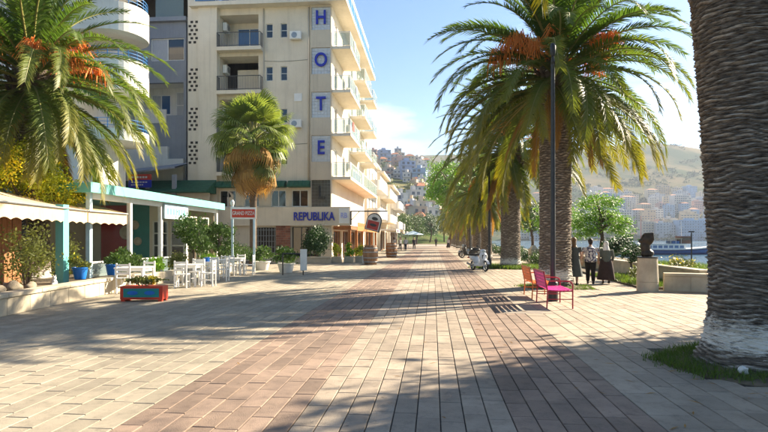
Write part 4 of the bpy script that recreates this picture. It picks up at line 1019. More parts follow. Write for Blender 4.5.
for w_, h_, z_, th, mt, nm in ((1.05, 1.25, 2.1, .08, 'metal_black', 'board'), (.92, 1.12, 2.16, .10, 'sign_white', 'border'), (.8, .62, 2.2, .12, 'sign_red', 'red_field')):
    mm = plate(arch(w_, h_) if nm != 'red_field' else [(-.4, 0), (.4, 0), (.4, .6), (-.4, .6)], th); mm.xf(Matrix.Translation((-4.22, y - .0, z_ + .05)) @ Matrix.Rotation(R(14), 4, 'Y')); mm.build(nm, M[mt], t, world=True)
for px_, pz_, rx_, rz_ in ((-4.13, 2.55, .25, .10), (-4.0, 2.98, .22, .12)):
    mm = plate([(rx_ * math.cos(a * .5236), rz_ * math.sin(a * .5236)) for a in range(12)], .15); mm.xf(Matrix.Translation((px_, y, pz_)) @ Matrix.Rotation(R(14), 4, 'Y')); mm.build('emblem', M['metal_black'], t, world=True)
for x in (-4.5, -3.85):
    mm = MB(); mm.tube([(x, y, 3.47), (x, y, 3.2)], .012, 5); mm.build('hanger', M['metal_black'], t, world=True)

# ---------------------------------------------------------------- grey apartment house left of the hotel
gy = 39.0; gx0, gx1 = -27.0, -17.9
gb = thing('grey_house', 'blue-grey apartment house with open window between hotel and palm', 'building', (-22, 44, 0))
m = MB(); gh = [(6.4, 8.95, 14.6, 16.25), (5.2, 8.9, 10.6, 13.0), (6.2, 7.6, .02, 2.3), (2.0, 4.0, 14.6, 16.2), (2.0, 4.0, 11.0, 12.6), (2.0, 4.0, 7.5, 9.2)]
wall_panel(m, (gx0, gy, 0), (1, 0), gx1 - gx0, 17.4, gh, .3); m.build('front_wall', M['grey_wall'], gb, world=True)
window(gb, (gx0, gy, 0), (1, 0), gh[0], 2, 1, 'white_paint', 'glass_dark', .15, .07, cur=(0,))
for h in gh[3:]: window(gb, (gx0, gy, 0), (1, 0), h, 2, 1, 'white_paint', 'glass_dark', .15, .07)
m = MB(); wall_panel(m, (gx0 + 5.2, gy + 1.5, 0), (1, 0), 3.7, 13.0, [(.5, 2.0, 11.0, 12.5), (2.4, 3.4, 10.7, 12.7)], .1); m.face([(gx0 + 5.2, gy + .29, 13.0), (gx0 + 5.2, gy + 1.5, 13.0), (gx0 + 8.9, gy + 1.5, 13.0), (gx0 + 8.9, gy + .29, 13.0)])
for xx in (gx0 + 5.2, gx0 + 8.9): m.face([(xx, gy + .29, 10.3), (xx, gy + 1.5, 10.3), (xx, gy + 1.5, 13.0), (xx, gy + .29, 13.0)])
lo = m.build('loggia_wall', M['white_wall'], gb, world=True)
window(gb, (gx0 + 5.2, gy + 1.5, 0), (1, 0), (.5, 2.0, 11.0, 12.5), 2, 1, 'white_paint', 'glass_blue', .08, .06, cur=(0,)); window(gb, (gx0 + 5.2, gy + 1.5, 0), (1, 0), (2.4, 3.4, 10.7, 12.7), 1, 2, 'white_paint', 'curtain', .08, .06)
m = MB(); m.box(gx0 + 5.2, gx0 + 8.9, gy + .05, gy + 1.5, 10.3, 10.6); m.box(gx0 + 5.2, gx0 + 7.6, gy - .04, gy + .06, 10.05, 11.05); m.build('balcony_parapet', M['white_wall'], gb, world=True)
m = MB(); m.box(gx0 - .2, gx1 + .1, gy - .3, gy + 8, 17.41, 17.7); m.build('roof_slab', M['grey_wall'], gb, world=True)
m = MB(); m.box(gx0, gx1 - .1, gy + 1.5, gy + 7, 17.71, 20.5); pw = m.build('top_floor', M['interior'], gb, world=True)  # shaded top recess, its shade put into the dark colour
m = MB(); m.face([(gx0 + 4, gy - .4, 19.2), (gx1, gy - .4, 19.2), (gx1, gy + 2, 20.2), (gx0 + 4, gy + 2, 20.2)]); m.build('awning', M['terracotta'], pw)
m = MB(); m.box(gx1 - 2.2, gx1 - .1, gy - .25, gy - .2, 17.72, 19.1); m.build('glass_screen', M['glass_rail'], gb, world=True)
m = MB(); m.box(gx0, gx1, gy + .31, gy + 9, 0, 17.38); m.build('side_walls', M['grey_wall'], gb, world=True) if False else None
m = MB(); m.face([(gx1, gy, 0), (gx1, gy + 9, 0), (gx1, gy + 9, 17.4), (gx1, gy, 17.4)]); m.build('side_wall', M['grey_wall'], gb, world=True); m = MB(); m.face([(gx0, gy + 9, 0), (gx0, gy, 0), (gx0, gy, 17.4), (gx0, gy + 9, 17.4)]); m.build('side_wall', M['grey_wall'], gb, world=True)
# white stair block with stepped parapet, low canopy and door
m = MB(); P = [(-22.5, 4.5), (-18.0, 4.5), (-18.0, 7.4), (-19.2, 7.4), (-19.2, 8.3), (-20.3, 8.3), (-20.3, 9.3), (-22.5, 9.3)]
mm = MB(); mm.prism(P, 0, .25); mm.xf(Matrix.Translation((0, gy - .004, 0)) @ Matrix.Rotation(R(90), 4, 'X')); mm.build('stair_parapet', M['white_wall'], gb, world=True)
m = MB(); m.face([(-22.6, gy - 2.6, 6.0), (-17.5, gy - 2.6, 6.5), (-17.5, gy - .3, 7.1), (-22.6, gy - .3, 6.6)]); m.face([(-22.6, gy - 2.6, 5.9), (-22.6, gy - .3, 6.5), (-17.5, gy - .3, 7.0), (-17.5, gy - 2.6, 6.4)]); m.face([(-22.6, gy - 2.6, 5.9), (-17.5, gy - 2.6, 6.4), (-17.5, gy - 2.6, 6.5), (-22.6, gy - 2.6, 6.0)]); m.build('entrance_canopy', M['grey_wall'], gb, world=True)
for x in (-19.6, -17.7):
    m = MB(); m.box(x - .12, x + .12, gy - 2.4, gy - 2.15, 0, 6.0); m.build('canopy_post', M['grey_wall'], gb, world=True)
m = MB(); m.box(-18.7, -17.85, gy - .34, gy - .27, 4.0, 5.7); m.build('dark_door', M['interior'], gb, world=True)
sgn = thing('shop_sign', 'small red and blue shop sign on the grey house left of the hotel', 'sign', (-19.9, gy - 2.5, 5.1))
m = MB(); m.box(-20.75, -19.15, gy - 2.72, gy - 2.62, 5.62, 6.0); m.build('red_panel', M['red_paint'], sgn, world=True)
m = MB(); m.box(-20.75, -19.15, gy - 2.72, gy - 2.62, 5.1, 5.617); m.build('blue_panel', M['blue_paint'], sgn, world=True)
for k, (z, w, h) in enumerate(((5.80, 1.2, .13), (5.46, 1.2, .08), (5.28, .9, .08))):
    for i in range(6):
        m = MB(); x = -20.55 + i * w / 6; m.box(x, x + w / 6 * .7, gy - 2.735, gy - 2.722, z - h / 2, z + h / 2); m.build('letter_mark', M['sign_white'], sgn, world=True)
# dark low annex with green roof between grey house and restaurant
an = thing('annex_building', 'low annex with green tiled roof beside the hotel', 'building', (-17, 37, 0))
m = MB(); wall_panel(m, (-22.5, 37.0, 0), (1, 0), 7.2, 4.9, [(5.0, 6.6, 3.2, 4.4), (1, 4, 0.3, 2.6)], .2); m.build('wall', M['cream_dark'], an, world=True)
window(an, (-22.5, 37.0, 0), (1, 0), (5.0, 6.6, 3.2, 4.4), 2, 1, 'white_paint', 'glass_dark', .1); window(an, (-22.5, 37.0, 0), (1, 0), (1, 4, .3, 2.6), 2, 1, 'metal_black', 'glass_dark', .1)
m = MB(); m.face([(-22.8, 36.3, 4.85), (-15.25, 36.3, 4.85), (-15.25, 38.05, 5.75), (-22.8, 38.05, 5.75)]); m.face([(-22.8, 36.3, 4.75), (-22.8, 38, 4.75), (-15.25, 38, 4.75), (-15.25, 36.3, 4.75)]); m.face([(-22.8, 36.3, 4.75), (-15.25, 36.3, 4.75), (-15.25, 36.3, 4.85), (-22.8, 36.3, 4.85)]); m.face([(-15.25, 36.3, 4.75), (-15.25, 38.05, 4.75), (-15.25, 38.05, 5.75), (-15.25, 36.3, 4.85)])
m.build('roof', M['green_roof'], an, world=True)

# ---------------------------------------------------------------- white building with rounded balconies, far left
wb = thing('rounded_house', 'white building with rounded balconies and blue rails behind the left palm', 'building', (-22, 31, 0))
m = MB(); wall_panel(m, (-36, 29.6, 0), (1, 0), 16.2, 19, [(12.2, 14.4, 9.9, 12.0), (12.2, 14.4, 7.0, 9.2), (12.2, 14.4, 13.0, 15.0)], .25); m.face([(-19.8, 29.6, 0), (-19.8, 34, 0), (-19.8, 34, 19), (-19.8, 29.6, 19)]); m.build('wall', M['white_wall'], wb, world=True)
for h in ((12.2, 14.4, 9.9, 12.0), (12.2, 14.4, 7.0, 9.2), (12.2, 14.4, 13.0, 15.0)): window(wb, (-36, 29.6, 0), (1, 0), h, 2, 1, 'white_paint', 'glass_dark', .12, .08)
def stad(x0, x1, y0, y1, r, n=10):
    p = [(x0, y0)] + [(x1 - r + r * math.sin(a), y0 + r - r * math.cos(a)) for a in [math.pi / 2 * i / n for i in range(n + 1)]] + [(x1 - r + r * math.cos(a), y1 - r + r * math.sin(a)) for a in [math.pi / 2 * i / n for i in range(n + 1)]] + [(x0, y1)]
    return p
for k, (z0, z1) in enumerate(((12.75, 14.3), (9.65, 11.3), (6.9, 7.5), (15.6, 17.2))):
    m = MB(); m.prism(stad(-33, -16.0, 27.9, 31.4, 1.7), z0, z0 + .28); sl_ = m.build('balcony_slab', M['white_wall'], wb, world=True)
    P = stad(-33, -16.0, 27.9, 31.4, 1.7)
    m = MB()
    Q = stad(-33, -16.12, 28.02, 31.4, 1.6)
    for i in range(len(P) - 1):
        a, b, c, d = P[i], P[i + 1], Q[i + 1], Q[i]
        m.face([(*a, z0 + .27), (*b, z0 + .27), (*b, z1), (*a, z1)]); m.face([(*c, z0 + .27), (*d, z0 + .27), (*d, z1), (*c, z1)]); m.face([(*a, z1), (*b, z1), (*c, z1), (*d, z1)])
    m.build('parapet', M['white_wall'], sl_, smooth=40)
    rl = MB(); C = stad(-33, -16.06, 27.96, 31.3, 1.65)
    for zz in (.18, .36, .55): rl.tube([(*p, z1 + zz) for p in C], .02, 5)
    for p in C[1:-1:2]: rl.tube([(*p, z1), (*p, z1 + .55)], .022, 5)
    for i in range(12): rl.tube([(-32 + i * 1.2, 27.96, z1), (-32 + i * 1.2, 27.96, z1 + .55)], .022, 5)
    rl.build('blue_rail', M['blue_rail'], sl_)
m = MB(); m.box(-33, -17.9, 28.6, 31, 0, 6.88); m.build('ground_storey', M['white_wall'], wb, world=True)

# ---------------------------------------------------------------- white houses beyond the hotel
def terrace_house(label, x, y0, y1, floors, z1st, seed, mat='white_wall', shut='glass_dark'):
    rng = random.Random(seed); t = thing('seafront_house', label, 'building', (x - 5, (y0 + y1) / 2, 0), group='white houses along the promenade beyond the hotel')
    H = z1st + 3.0 * (floors - 1); hs = []
    n = max(2, int((y1 - y0) / 3.4)); st = (y1 - y0) / n
    for f in range(floors - 1):
        for i in range(n): hs.append((i * st + st * .3, i * st + st * .3 + 1.3, z1st + 3 * f + .1, z1st + 3 * f + 2.2))
    for i in range(n): hs.append((i * st + .3, (i + 1) * st - .3, .02, 2.5))
    m = MB(); wall_panel(m, (x, y0, 0), (0, 1), y1 - y0, H, hs, .25); wall_panel(m, (x - 10, y0, 0), (1, 0), 10, H, [(6.5, 7.8, z1st + .9, z1st + 2.2), (6.5, 7.8, z1st + 3.9, z1st + 5.2)] if floors > 2 else [], .2)
    m.face([(x, y1, 0), (x - 10, y1, 0), (x - 10, y1, H), (x, y1, H)]); m.build('wall', M[mat], t, world=True)
    for h in hs: window(t, (x, y0, 0), (0, 1), h, 2, 1, 'white_paint' if h[2] > 1 else 'wood', shut, .12, .08)
    if floors > 2:
        for h in [(6.5, 7.8, z1st + .9, z1st + 2.2), (6.5, 7.8, z1st + 3.9, z1st + 5.2)]: window(t, (x - 10, y0, 0), (1, 0), h, 2, 1, 'white_paint', 'glass_dark', .12, .08)
    m = MB(); m.box(x - 10.2, x + .5, y0 - .2, y1 + .2, H, H + .25); m.build('roof', M['cream_lit'], t, world=True)
    for f in range(floors - 1):
        z = z1st + 3 * f
        m = MB(); m.prism(stad(x + .003, x + 1.4, y0 + .2, y1 - .2, .9, 5), z - .2, z); s = m.build('balcony_slab', M[mat], t, world=True)
        P = stad(x + .003, x + 1.4, y0 + .2, y1 - .2, .9, 5); Q = stad(x + .003, x + 1.3, y0 + .3, y1 - .3, .8, 5); m = MB()
        for i in range(len(P) - 1):
            a, b, c, d = P[i], P[i + 1], Q[i + 1], Q[i]
            m.face([(*a, z - .01), (*b, z - .01), (*b, z + .85), (*a, z + .85)]); m.face([(*c, z - .01), (*d, z - .01), (*d, z + .85), (*c, z + .85)]); m.face([(*a, z + .85), (*b, z + .85), (*c, z + .85), (*d, z + .85)])
        m.build('parapet', M[mat], s, smooth=40)
    return t
terrace_house('white three-storey house with rounded balconies right beyond the hotel', -6.9, 58.2, 68.5, 3, 4.0, 1)
terrace_house('cream house with balconies, second beyond the hotel', -6.6, 69.5, 80.0, 3, 3.8, 2, 'cream_lit')
terrace_house('white low house at the far end of the shop row', -6.2, 81.0, 97.0, 3, 3.2, 3)
terrace_house('pale house at the very end of the left row beside trees', -7.2, 99.0, 112.0, 2, 3.2, 4, 'cream_lit')
for i, (y, lab, mt) in enumerate(((59.5, 'white shop awning with valance just beyond the cafe', 'awning_white'), (70.5, 'cream shop awning farther along the left row', 'awning'), (84, 'white far shop awning near the end of the row', 'awning_white'))):
    t = thing('shop_awning', lab, 'awning', (-5, y, 0), group='shop awnings along the row')
    m = MB(); m.face([(-6.0, y, 3.15), (-3.9, y, 2.65), (-3.9, y + 6, 2.65), (-6.0, y + 6, 3.15)]); m.face([(-6.0, y, 3.11), (-6.0, y + 6, 3.11), (-3.9, y + 6, 2.61), (-3.9, y, 2.61)]); m.build('cloth', M[mt], t, world=True)
    m = MB(); m.box(-3.92, -3.895, y, y + 6, 2.25, 2.65); m.box(-6.0, -3.92, y - .02, y, 2.45, 2.62); m.build('valance', M[mt], t, world=True)
    for yy in (y + .1, y + 5.8):
        m = MB(); m.tube([(-4.0, yy, 0), (-4.0, yy, 2.6)], .035, 6); m.build('pole', M['metal_grey'], t, world=True)
    if i == 0:
        for k in range(5):
            m = MB(); m.box(-3.894, -3.885, y + 1.2 + k * .55, y + 1.6 + k * .55, 2.36, 2.54); m.build('letter_mark', M['sign_lilac' if k % 2 else 'sign_red'], t, world=True)
# ---------------------------------------------------------------- restaurant terrace on the left
block_wall('terrace_wall', 'low pale stone wall in front of the left cafe terrace', (-10.15, 18.2), (-9.05, 8.6), 0.47, 0.32, 0.8, 0.38)
tb = MB(); tb.prism([(-10.0, 18.3), (-10.3, 18.3), (-16, 18.3), (-16, 8.0), (-9.3, 8.0), (-9.4, 9)][::-1], -0.02, 0.36)
tag(tb.build('terrace', M['earth']), 'earth-filled terrace behind the low cafe wall', kind='structure')
tb = MB(); tb.box(-16.5, -10.9, 18.32, 28.2, -0.02, 0.14); tag(tb.build('terrace_floor', M['tile_sand']), 'paved floor of the teal restaurant terrace', kind='structure')
rs = thing('restaurant', 'teal and white glazed restaurant pavilion with flat pale green roof', 'restaurant', (-13, 22, 0))
PX = -11.05
PY = [17.0, 19.4, 21.7, 24.0, 27.5]
for i, y in enumerate(PY):
    m = MB(); m.box(PX - .07, PX + .07, y - .07, y + .07, .30 if y < 18.3 else 0.14, 3.16); m.build('post', M['blue_pale' if i in (0, ) else 'white_paint'], rs, world=True)
m = MB(); m.box(-16.2, PX + .22, 16.75, 27.75, 3.17, 3.30); m.build('roof', M['teal_pale'], rs, world=True)
m = MB(); m.box(PX + .221, PX + .32, 16.6, 27.9, 3.10, 3.42); m.build('roof_edge', M['teal_pale'], rs, world=True)
m = MB(); m.box(-16.2, PX + .22, 27.752, 27.85, 3.10, 3.40); m.build('roof_edge', M['teal_pale'], rs, world=True)
m = MB(); m.box(-16.2, PX + .22, 16.6, 16.748, 3.10, 3.40); m.build('roof_edge', M['teal_pale'], rs, world=True)
m = MB(); m.box(PX - .06, PX + .06, 17.1, 27.4, 2.92, 3.165); m.build('header_beam', M['white_paint'], rs, world=True)
# glass bays with teal low panels
for i in range(3):
    y0, y1 = PY[i] + .1, PY[i + 1] - .1
    m = MB(); m.box(PX - .04, PX + .04, y0, y1, .82, .88); m.build('rail', M['white_paint'], rs, world=True)
    m = MB(); m.box(PX - .012, PX + .012, y0, y1, .16 if y0 > 18 else .38, .818); m.build('low_panel', M['glass_rail'], rs, world=True)
    m = MB(); m.box(PX - .006, PX + .006, y0, y1, .882, 2.91); m.build('glass_pane', M['glass_clear'], rs, world=True)
# back of the room: red wall, teal wall, glazed doors
YB = 24.6
for x0, x1, mt, nm in ((-15.4, -13.98, 'red_wall', 'red_wall'), (-13.88, -13.05, 'teal_dark', 'teal_wall'), (-16.4, -15.42, 'cream_dark', 'side_wall')):
    m = MB(); m.box(x0, x1, YB, YB + .15, .14, 3.16); m.build(nm, M[mt], rs, world=True)
m = MB(); m.box(-13.98, -13.88, YB - .03, YB + .17, .14, 3.16); m.build('pilaster', M['cream_lit'], rs, world=True)
dm = MB(); wall_panel(dm, (-13.05, YB, .14), (1, 0), 1.9, 3.02, [(.15, .9, .02, 2.3), (1.0, 1.75, .02, 2.3)], .1); dm.build('door_wall', M['cream_lit'], rs, world=True)
for h in ((.15, .9, .02, 2.3), (1.0, 1.75, .02, 2.3)): window(rs, (-13.05, YB, .14), (1, 0), h, 1, 4, 'white_paint', 'glass_dark', .06, .06, 'glazed_door')
m = MB(); m.box(-16.4, -16.2, 16.8, 28.0, .14, 3.16); m.build('rear_wall', M['cream_dark'], rs, world=True)
m = MB(); m.box(-16.19, PX - .12, 27.5, 27.6, .14, 3.16); m.build('end_wall', M['cream_dark'], rs, world=True)
# wall ornament medallions
for (x, z, r) in ((-14.15, 1.9, .34), (-13.75, 2.25, .22), (-13.6, 1.5, .2)):
    m = MB(); m.lathe([(r, 0), (r * .9, .05), (r * .6, .03), (r * .5, .07), (.02, .08)], 14); m.xf(Matrix.Translation((x, YB - .035, z)) @ Matrix.Rotation(R(90), 4, 'X')); m.build('wall_medallion', M['stone'], rs, world=True)
# painted sign board and wooden-frame doors at the open front
m = MB(); m.box(PX + .11, PX + .17, 21.75, 23.9, 2.45, 3.05); sb = m.build('name_board', M['blue_pale'], rs, world=True)
for i in range(7):
    m = MB(); m.box(PX + .171, PX + .18, 21.95 + i * .25, 22.1 + i * .25, 2.62, 2.88); m.build('letter_mark', M['teal'], sb)
for y in (24.12, 25.5):
    m = MB(); obox(m, (PX, y, .14), (0, 1), 0, .07, -.04, .04, 0, 2.5); obox(m, (PX, y, .14), (0, 1), .93, 1.0, -.04, .04, 0, 2.5); obox(m, (PX, y, .14), (0, 1), .07, .93, -.04, .04, 2.42, 2.5); obox(m, (PX, y, .14), (0, 1), .07, .93, -.04, .04, 0, .1)
    d = m.build('door_frame', M['cream_lit'], rs, world=True); m = MB(); obox(m, (PX, y, .14), (0, 1), .07, .93, -.008, .008, .1, 2.42); m.build('pane', M['glass_clear'], d)

# awnings: sloping cloth, scalloped valance, frame
def awning(label, p0, p1, depth, zf, zb, val, posts, nsc, cat='awning'):
    p0, p1 = Vector(p0), Vector(p1); L = (p1 - p0).length; a = math.atan2(p1.y - p0.y, p1.x - p0.x)
    t = thing('awning', label, cat, (p0.x, p0.y, 0), a)           # x along the front, +y towards the back
    m = MB(); n = 10
    for i in range(n):
        x0, x1 = L * i / n, L * (i + 1) / n
        for j in range(4):
            y0, y1 = depth * j / 4, depth * (j + 1) / 4; sg = lambda y: zf + (zb - zf) * y / depth - .05 * math.sin(math.pi * y / depth)
            m.face([(x0, y0, sg(y0)), (x1, y0, sg(y0)), (x1, y1, sg(y1)), (x0, y1, sg(y1))])
    m.build('cloth', M['awning'], t)
    m = MB(); k = nsc * 8; top = []; bot = []
    for i in range(k + 1):
        x = L * i / k; bot.append((x, -.012, zf - val + .055 * abs(math.cos(math.pi * i / 8)) - .03)); top.append((x, -.012, zf))
    for i in range(k): m.face([bot[i], bot[i + 1], top[i + 1], top[i]])
    for i in range(k): m.face([(bot[i + 1][0], .0, bot[i + 1][2]), (bot[i][0], .0, bot[i][2]), (top[i][0], .0, top[i][2]), (top[i + 1][0], .0, top[i + 1][2])])
    m.build('valance', M['awning'], t)
    for e in (0.0, L):
        m = MB(); s = .012 if e else -.012
        m.face([(e, 0, zf - val * .8), (e, depth, zb - val * .5), (e, depth, zb), (e, 0, zf)]); m.build('end_flap', M['awning'], t)
    m = MB(); m.tube([(0, .03, zf - .03), (L, .03, zf - .03)], .025, 6); m.build('front_bar', M['metal_grey'], t)
    return t
awning('long beige awning with scalloped edge over the left cafe', (-8.55, 8.3), (-10.72, 16.3), 1.9, 2.62, 3.05, .42, 0, 14) if False else None
awning('long beige awning with scalloped edge over the left cafe', (-10.72, 16.4), (-9.2, 8.6), -1.9, 2.52, 2.98, .40, 0, 16)
awning('short beige awning at the near corner of the restaurant pavilion', (-10.75, 18.7), (-10.72, 16.45), -1.2, 2.52, 2.82, .40, 0, 5)
m = MB(); m.box(-10.66, -10.42, 14.85, 15.09, .36, 2.6); tag(m.build('teal_post', M['teal']), 'square teal post under the beige awning on the low wall', 'post')
m = MB(); m.box(-10.05, -9.75, 10.9, 11.2, .36, 2.5); tag(m.build('wooden_post', M['wood_orange']), 'orange-brown wooden post at the left edge under the awning', 'post')
# plank screen behind the awning
sc = thing('plank_screen', 'dark brown plank screen at the back under the awning', 'screen', (-11.75, 12.2, .36))
q = MB(); q.bbox(-.02, .02, .006, .174, 0, 2.35, .004); qm = q.mesh('plank', M['wood'])
for i in range(34): link('plank', qm, sc, (random.uniform(-.01, .01), -3.4 + i * .18, 0))
m = MB(); m.box(-.07, -.03, -3.4, 2.7, .3, .4); m.build('rail', M['wood'], sc)
# plants, pots and rocks on the terrace edge
shrub('olive_shrub', 'tall straggly olive shrub under the beige awning', (-10.35, 13.3, .36), (.62, .7, .85), 1500, .05, 'leaf_olive', 21, nclump=22)
shrub('low_shrub', 'low green shrub at the left edge on the low wall', (-9.75, 10.95, .36), (.45, .5, .32), 900, .05, 'leaf_green', 22)
shrub('grey_shrub', 'slender olive shrub right of the teal post', (-11.2, 16.1, .36), (.45, .5, .8), 1200, .05, 'leaf_olive', 23, nclump=16)
tree('flowering_bush', 'yellow flowering bush spilling above the beige awning', (-12.35, 15.9, .36), 3.6, [((.1, -.2, 3.35), (1.0, 1.0, .95)), ((.5, .5, 2.75), (.8, .9, .6)), ((-.2, -1.2, 3.5), (.9, .9, .8)), ((.45, 1.3, 2.75), (.6, .7, .5))], 9000, .06, 'leaf_yellow', 24, .09, 'shrub', flowers=3600)
shrub('dark_hedge', 'dark leafy hedge behind the plank screen at far left', (-13.2, 12.6, .36), (.7, 2.2, 1.6), 3500, .1, 'leaf_dark', 27, nclump=26)
for i, (x, y, r) in enumerate(((-9.95, 12.35, .22), (-10.0, 13.0, .15), (-9.9, 11.9, .15))):
    m = MB(); m.ell((0, 0, r * .45), (r * 1.1, r, r * .7), 10, 7)
    for k in range(len(m.v)):
        v = Vector(m.v[k]); f = 1 + .14 * math.sin(v.x * 23 + i) + .12 * math.cos(v.y * 19 + v.z * 31); m.v[k] = tuple(v * f)
    tag(m.build('rock', M['rock'], None, (x, y, .36), smooth=True), ('largest rounded rock on the terrace edge beside the olive shrub', 'small rounded rock right of the large one on the terrace edge', 'small rounded rock left of the large one on the terrace edge')[i], 'rock', 'rocks on the terrace edge')
# the cat-like ornament beside the rocks
m = MB(); m.ell((0, 0, .09), (.09, .07, .1), 10, 7); m.ell((.0, -.02, .22), (.055, .055, .06), 10, 7); m.ell((0, .06, .05), (.05, .1, .05), 8, 6); m.box(-.045, -.02, -.03, -.01, .26, .31); m.box(.02, .045, -.03, -.01, .26, .31)
tag(remesh(m, 'cat', M['sign_white'], .012, None, (-10.05, 13.95, .36), (0, 0, R(200)), 2), 'small white cat sitting on the terrace edge by the teal post', 'cat')
def pot_plant(name, label, loc, r, h, potmat, fol, mat, seed, group=None, flowers=0, cat='potted plant', square=False, size=.05, n=700):
    t = thing(name, label, cat, loc, group=group); m = MB()
    if square: m.bbox(-r, r, -r, r, 0, h, .015)
    else: m.lathe([(r * .7, 0), (r * .95, h * .88), (r * 1.06, h * .89), (r * 1.06, h), (r * .9, h), (r * .85, h * .9), (.02, h * .88)], 20)
    m.build('pot', M[potmat], t, smooth=False if square else 40)
    rng = random.Random(seed); f = MB(); leaves(f, (0, 0, h + fol[2] * .75), fol, n, size, rng, 9, .4, .1); f.build('foliage', M[mat], t)
    if flowers:
        fb = MB(); leaves(fb, (0, 0, h + fol[2]), fol, flowers, size * .8, rng, 9, .4, .4); tag(fb.build('blossom', M['flower_yellow'], t), kind='stuff')
    return t
pot_plant('potted_plant', 'blue pot with trailing plant right beside the teal post', (-10.12, 15.15, .47), .21, .34, 'pot_blue', (.26, .26, .22), 'leaf_olive', 31, 'blue pots on the low wall', flowers=40)
pot_plant('potted_plant', 'blue pot with leafy plant farther right on the low wall', (-10.2, 16.9, .47), .21, .34, 'pot_blue', (.26, .26, .22), 'leaf_green', 32, 'blue pots on the low wall')
# greenery along the pavilion front
for i, (x, y, r, mt, lab) in enumerate(((-10.45, 17.75, (.35, .4, .42), 'leaf_green', 'leafy bush at the right end of the low cafe wall'), (-10.55, 19.0, (.36, .55, .5), 'leaf_green', 'dark leafy bush before the second pavilion post'), (-10.6, 20.5, (.36, .42, .4), 'leaf_light', 'rounded bright green bush in front of the pavilion glass'),
        (-10.4, 22.0, (.4, .5, .45), 'leaf_olive', 'olive green bush below the pavilion name board'), (-10.55, 25.2, (.45, .5, .42), 'leaf_light', 'bright green bush before the pavilion door frames'), (-10.4, 27.4, (.5, .6, .6), 'leaf_green', 'leafy bush at the far corner of the pavilion'), (-10.2, 28.9, (.6, .7, .75), 'leaf_green', 'broad bush behind the red and white sign'))):
    shrub('terrace_bush', lab, (x, y, .0 if y > 18.2 else .4), r, 1300, .055, mt, 70 + i, 'bushes along the pavilion front', base=.15, flowers=60 if i in (3, 5) else 0)
tree('climbing_tree', 'small leafy tree growing before the pavilion name board', (-10.35, 23.1, 0), 2.9, [((0, 0, 2.0), (.75, .9, .75)), ((.2, .6, 1.3), (.6, .6, .5))], 2600, .075, 'leaf_green', 25, .06, limbs=5)
tree('climbing_tree', 'second small leafy tree near the far pavilion corner', (-10.5, 26.3, 0), 2.7, [((0, 0, 1.9), (.8, .9, .7)), ((.3, .2, 1.1), (.6, .7, .5))], 2600, .075, 'leaf_green', 26, .06, limbs=5)
block_wall('planter_kerb', 'low pale stone planter kerb before the pavilion bushes', (-10.05, 27.8), (-10.05, 18.5), .42, .25, .9, .42, cap=False)

# red and white sign on posts
sp = thing('pizza_sign', 'white sign with red lettering on two posts beside the fan palm', 'sign', (-9.3, 26.6, 0), R(14))
for x in (-.52, .52):
    m = MB(); m.box(x - .05, x + .05, -.05, .05, 0, 2.6 if x > 0 else 3.2); m.build('post', M['blue_pale'], sp)
m = MB(); m.box(-.6, .62, -.075, -.055, 2.58, 3.16); bd = m.build('board', M['white_paint'], sp)
m = MB(); m.box(-.53, .56, -.082, -.076, 2.66, 3.06); m.build('red_field', M['red_paint'], bd)
textobj('GRAND PIZZA', .26, .004, 'sign_white', bd, (.015, -.086, 2.86), (R(90), 0, 0), .004, 'lettering', sx=.62)
m = MB(); m.lathe([(.05, 3.2), (.09, 3.3), (.1, 3.42), (.04, 3.52)], 12, (-.52, 0, 0)); m.build('lamp', M['sign_white'], sp)

# white chairs and tables
def make_chair(label, loc, rz):
    t = thing('cafe_chair', label, 'chair', loc, rz, 'white cafe chairs')
    m = MB(); m.bbox(-.21, .21, -.21, .21, .43, .465, .01); m.build('seat', M['white_paint'], t)
    for x in (-.19, .19):
        m = MB(); m.box(x - .02, x + .02, -.21, -.17, 0, .43); m.build('leg', M['white_paint'], t)
        m = MB(); b = len(m.v); m.box(x - .02, x + .02, .17, .21, 0, .9); m.build('leg', M['white_paint'], t)
    for z in (.56, .68, .80):
        m = MB(); m.box(-.17, .17, .178, .202, z, z + .07); m.build('back_slat', M['white_paint'], t)
    for x in (-.19, .19):
        m = MB(); m.box(x - .012, x + .012, -.17, .17, .2, .225); m.build('stretcher', M['white_paint'], t)
    return t
def make_table(label, loc, rz, w=.75):
    t = thing('cafe_table', label, 'table', loc, rz, 'white cafe tables'); h = w / 2
    m = MB(); m.bbox(-h, h, -h, h, .71, .75, .008); m.build('table_top', M['white_paint'], t)
    m = MB(); m.box(-h + .06, h - .06, -h + .06, h - .06, .63, .708); m.build('apron', M['white_paint'], t)
    for x in (-1, 1):
        for y in (-1, 1):
            m = MB(); m.box(x * (h - .05) - .028, x * (h - .05) + .028, y * (h - .05) - .028, y * (h - .05) + .028, 0, .709); m.build('leg', M['white_paint'], t)
    return t
TB = [(-9.25, 16.55, .9, 'nearest white cafe table behind the red flower box'), (-8.35, 18.4, .75, 'second white cafe table from the camera'), (-8.7, 20.6, .75, 'third white cafe table, with a blue box on it'), (-8.9, 24.3, .75, 'white cafe table in front of the red and white sign'), (-9.0, 22.6, .75, 'fourth white cafe table from the camera')]
for i, (x, y, w_, lab) in enumerate(TB):
    make_table(lab, (x, y, 0), R(5), w_)
    nm = ['nearest table behind the red flower box', 'second table from the camera', 'third table with the blue box', 'table before the red and white sign', 'fourth table from the camera'][i]
    make_chair('white cafe chair on the near side of the ' + nm, (x + .05, y - .62, 0), R(180 + 8))
    make_chair('white cafe chair on the far side of the ' + nm, (x - .02, y + .68, 0), R(-6))
    if i in (1, 2, 3): make_chair('white cafe chair on the promenade side of the ' + nm, (x + .68, y + .02, 0), R(-90 + 7))
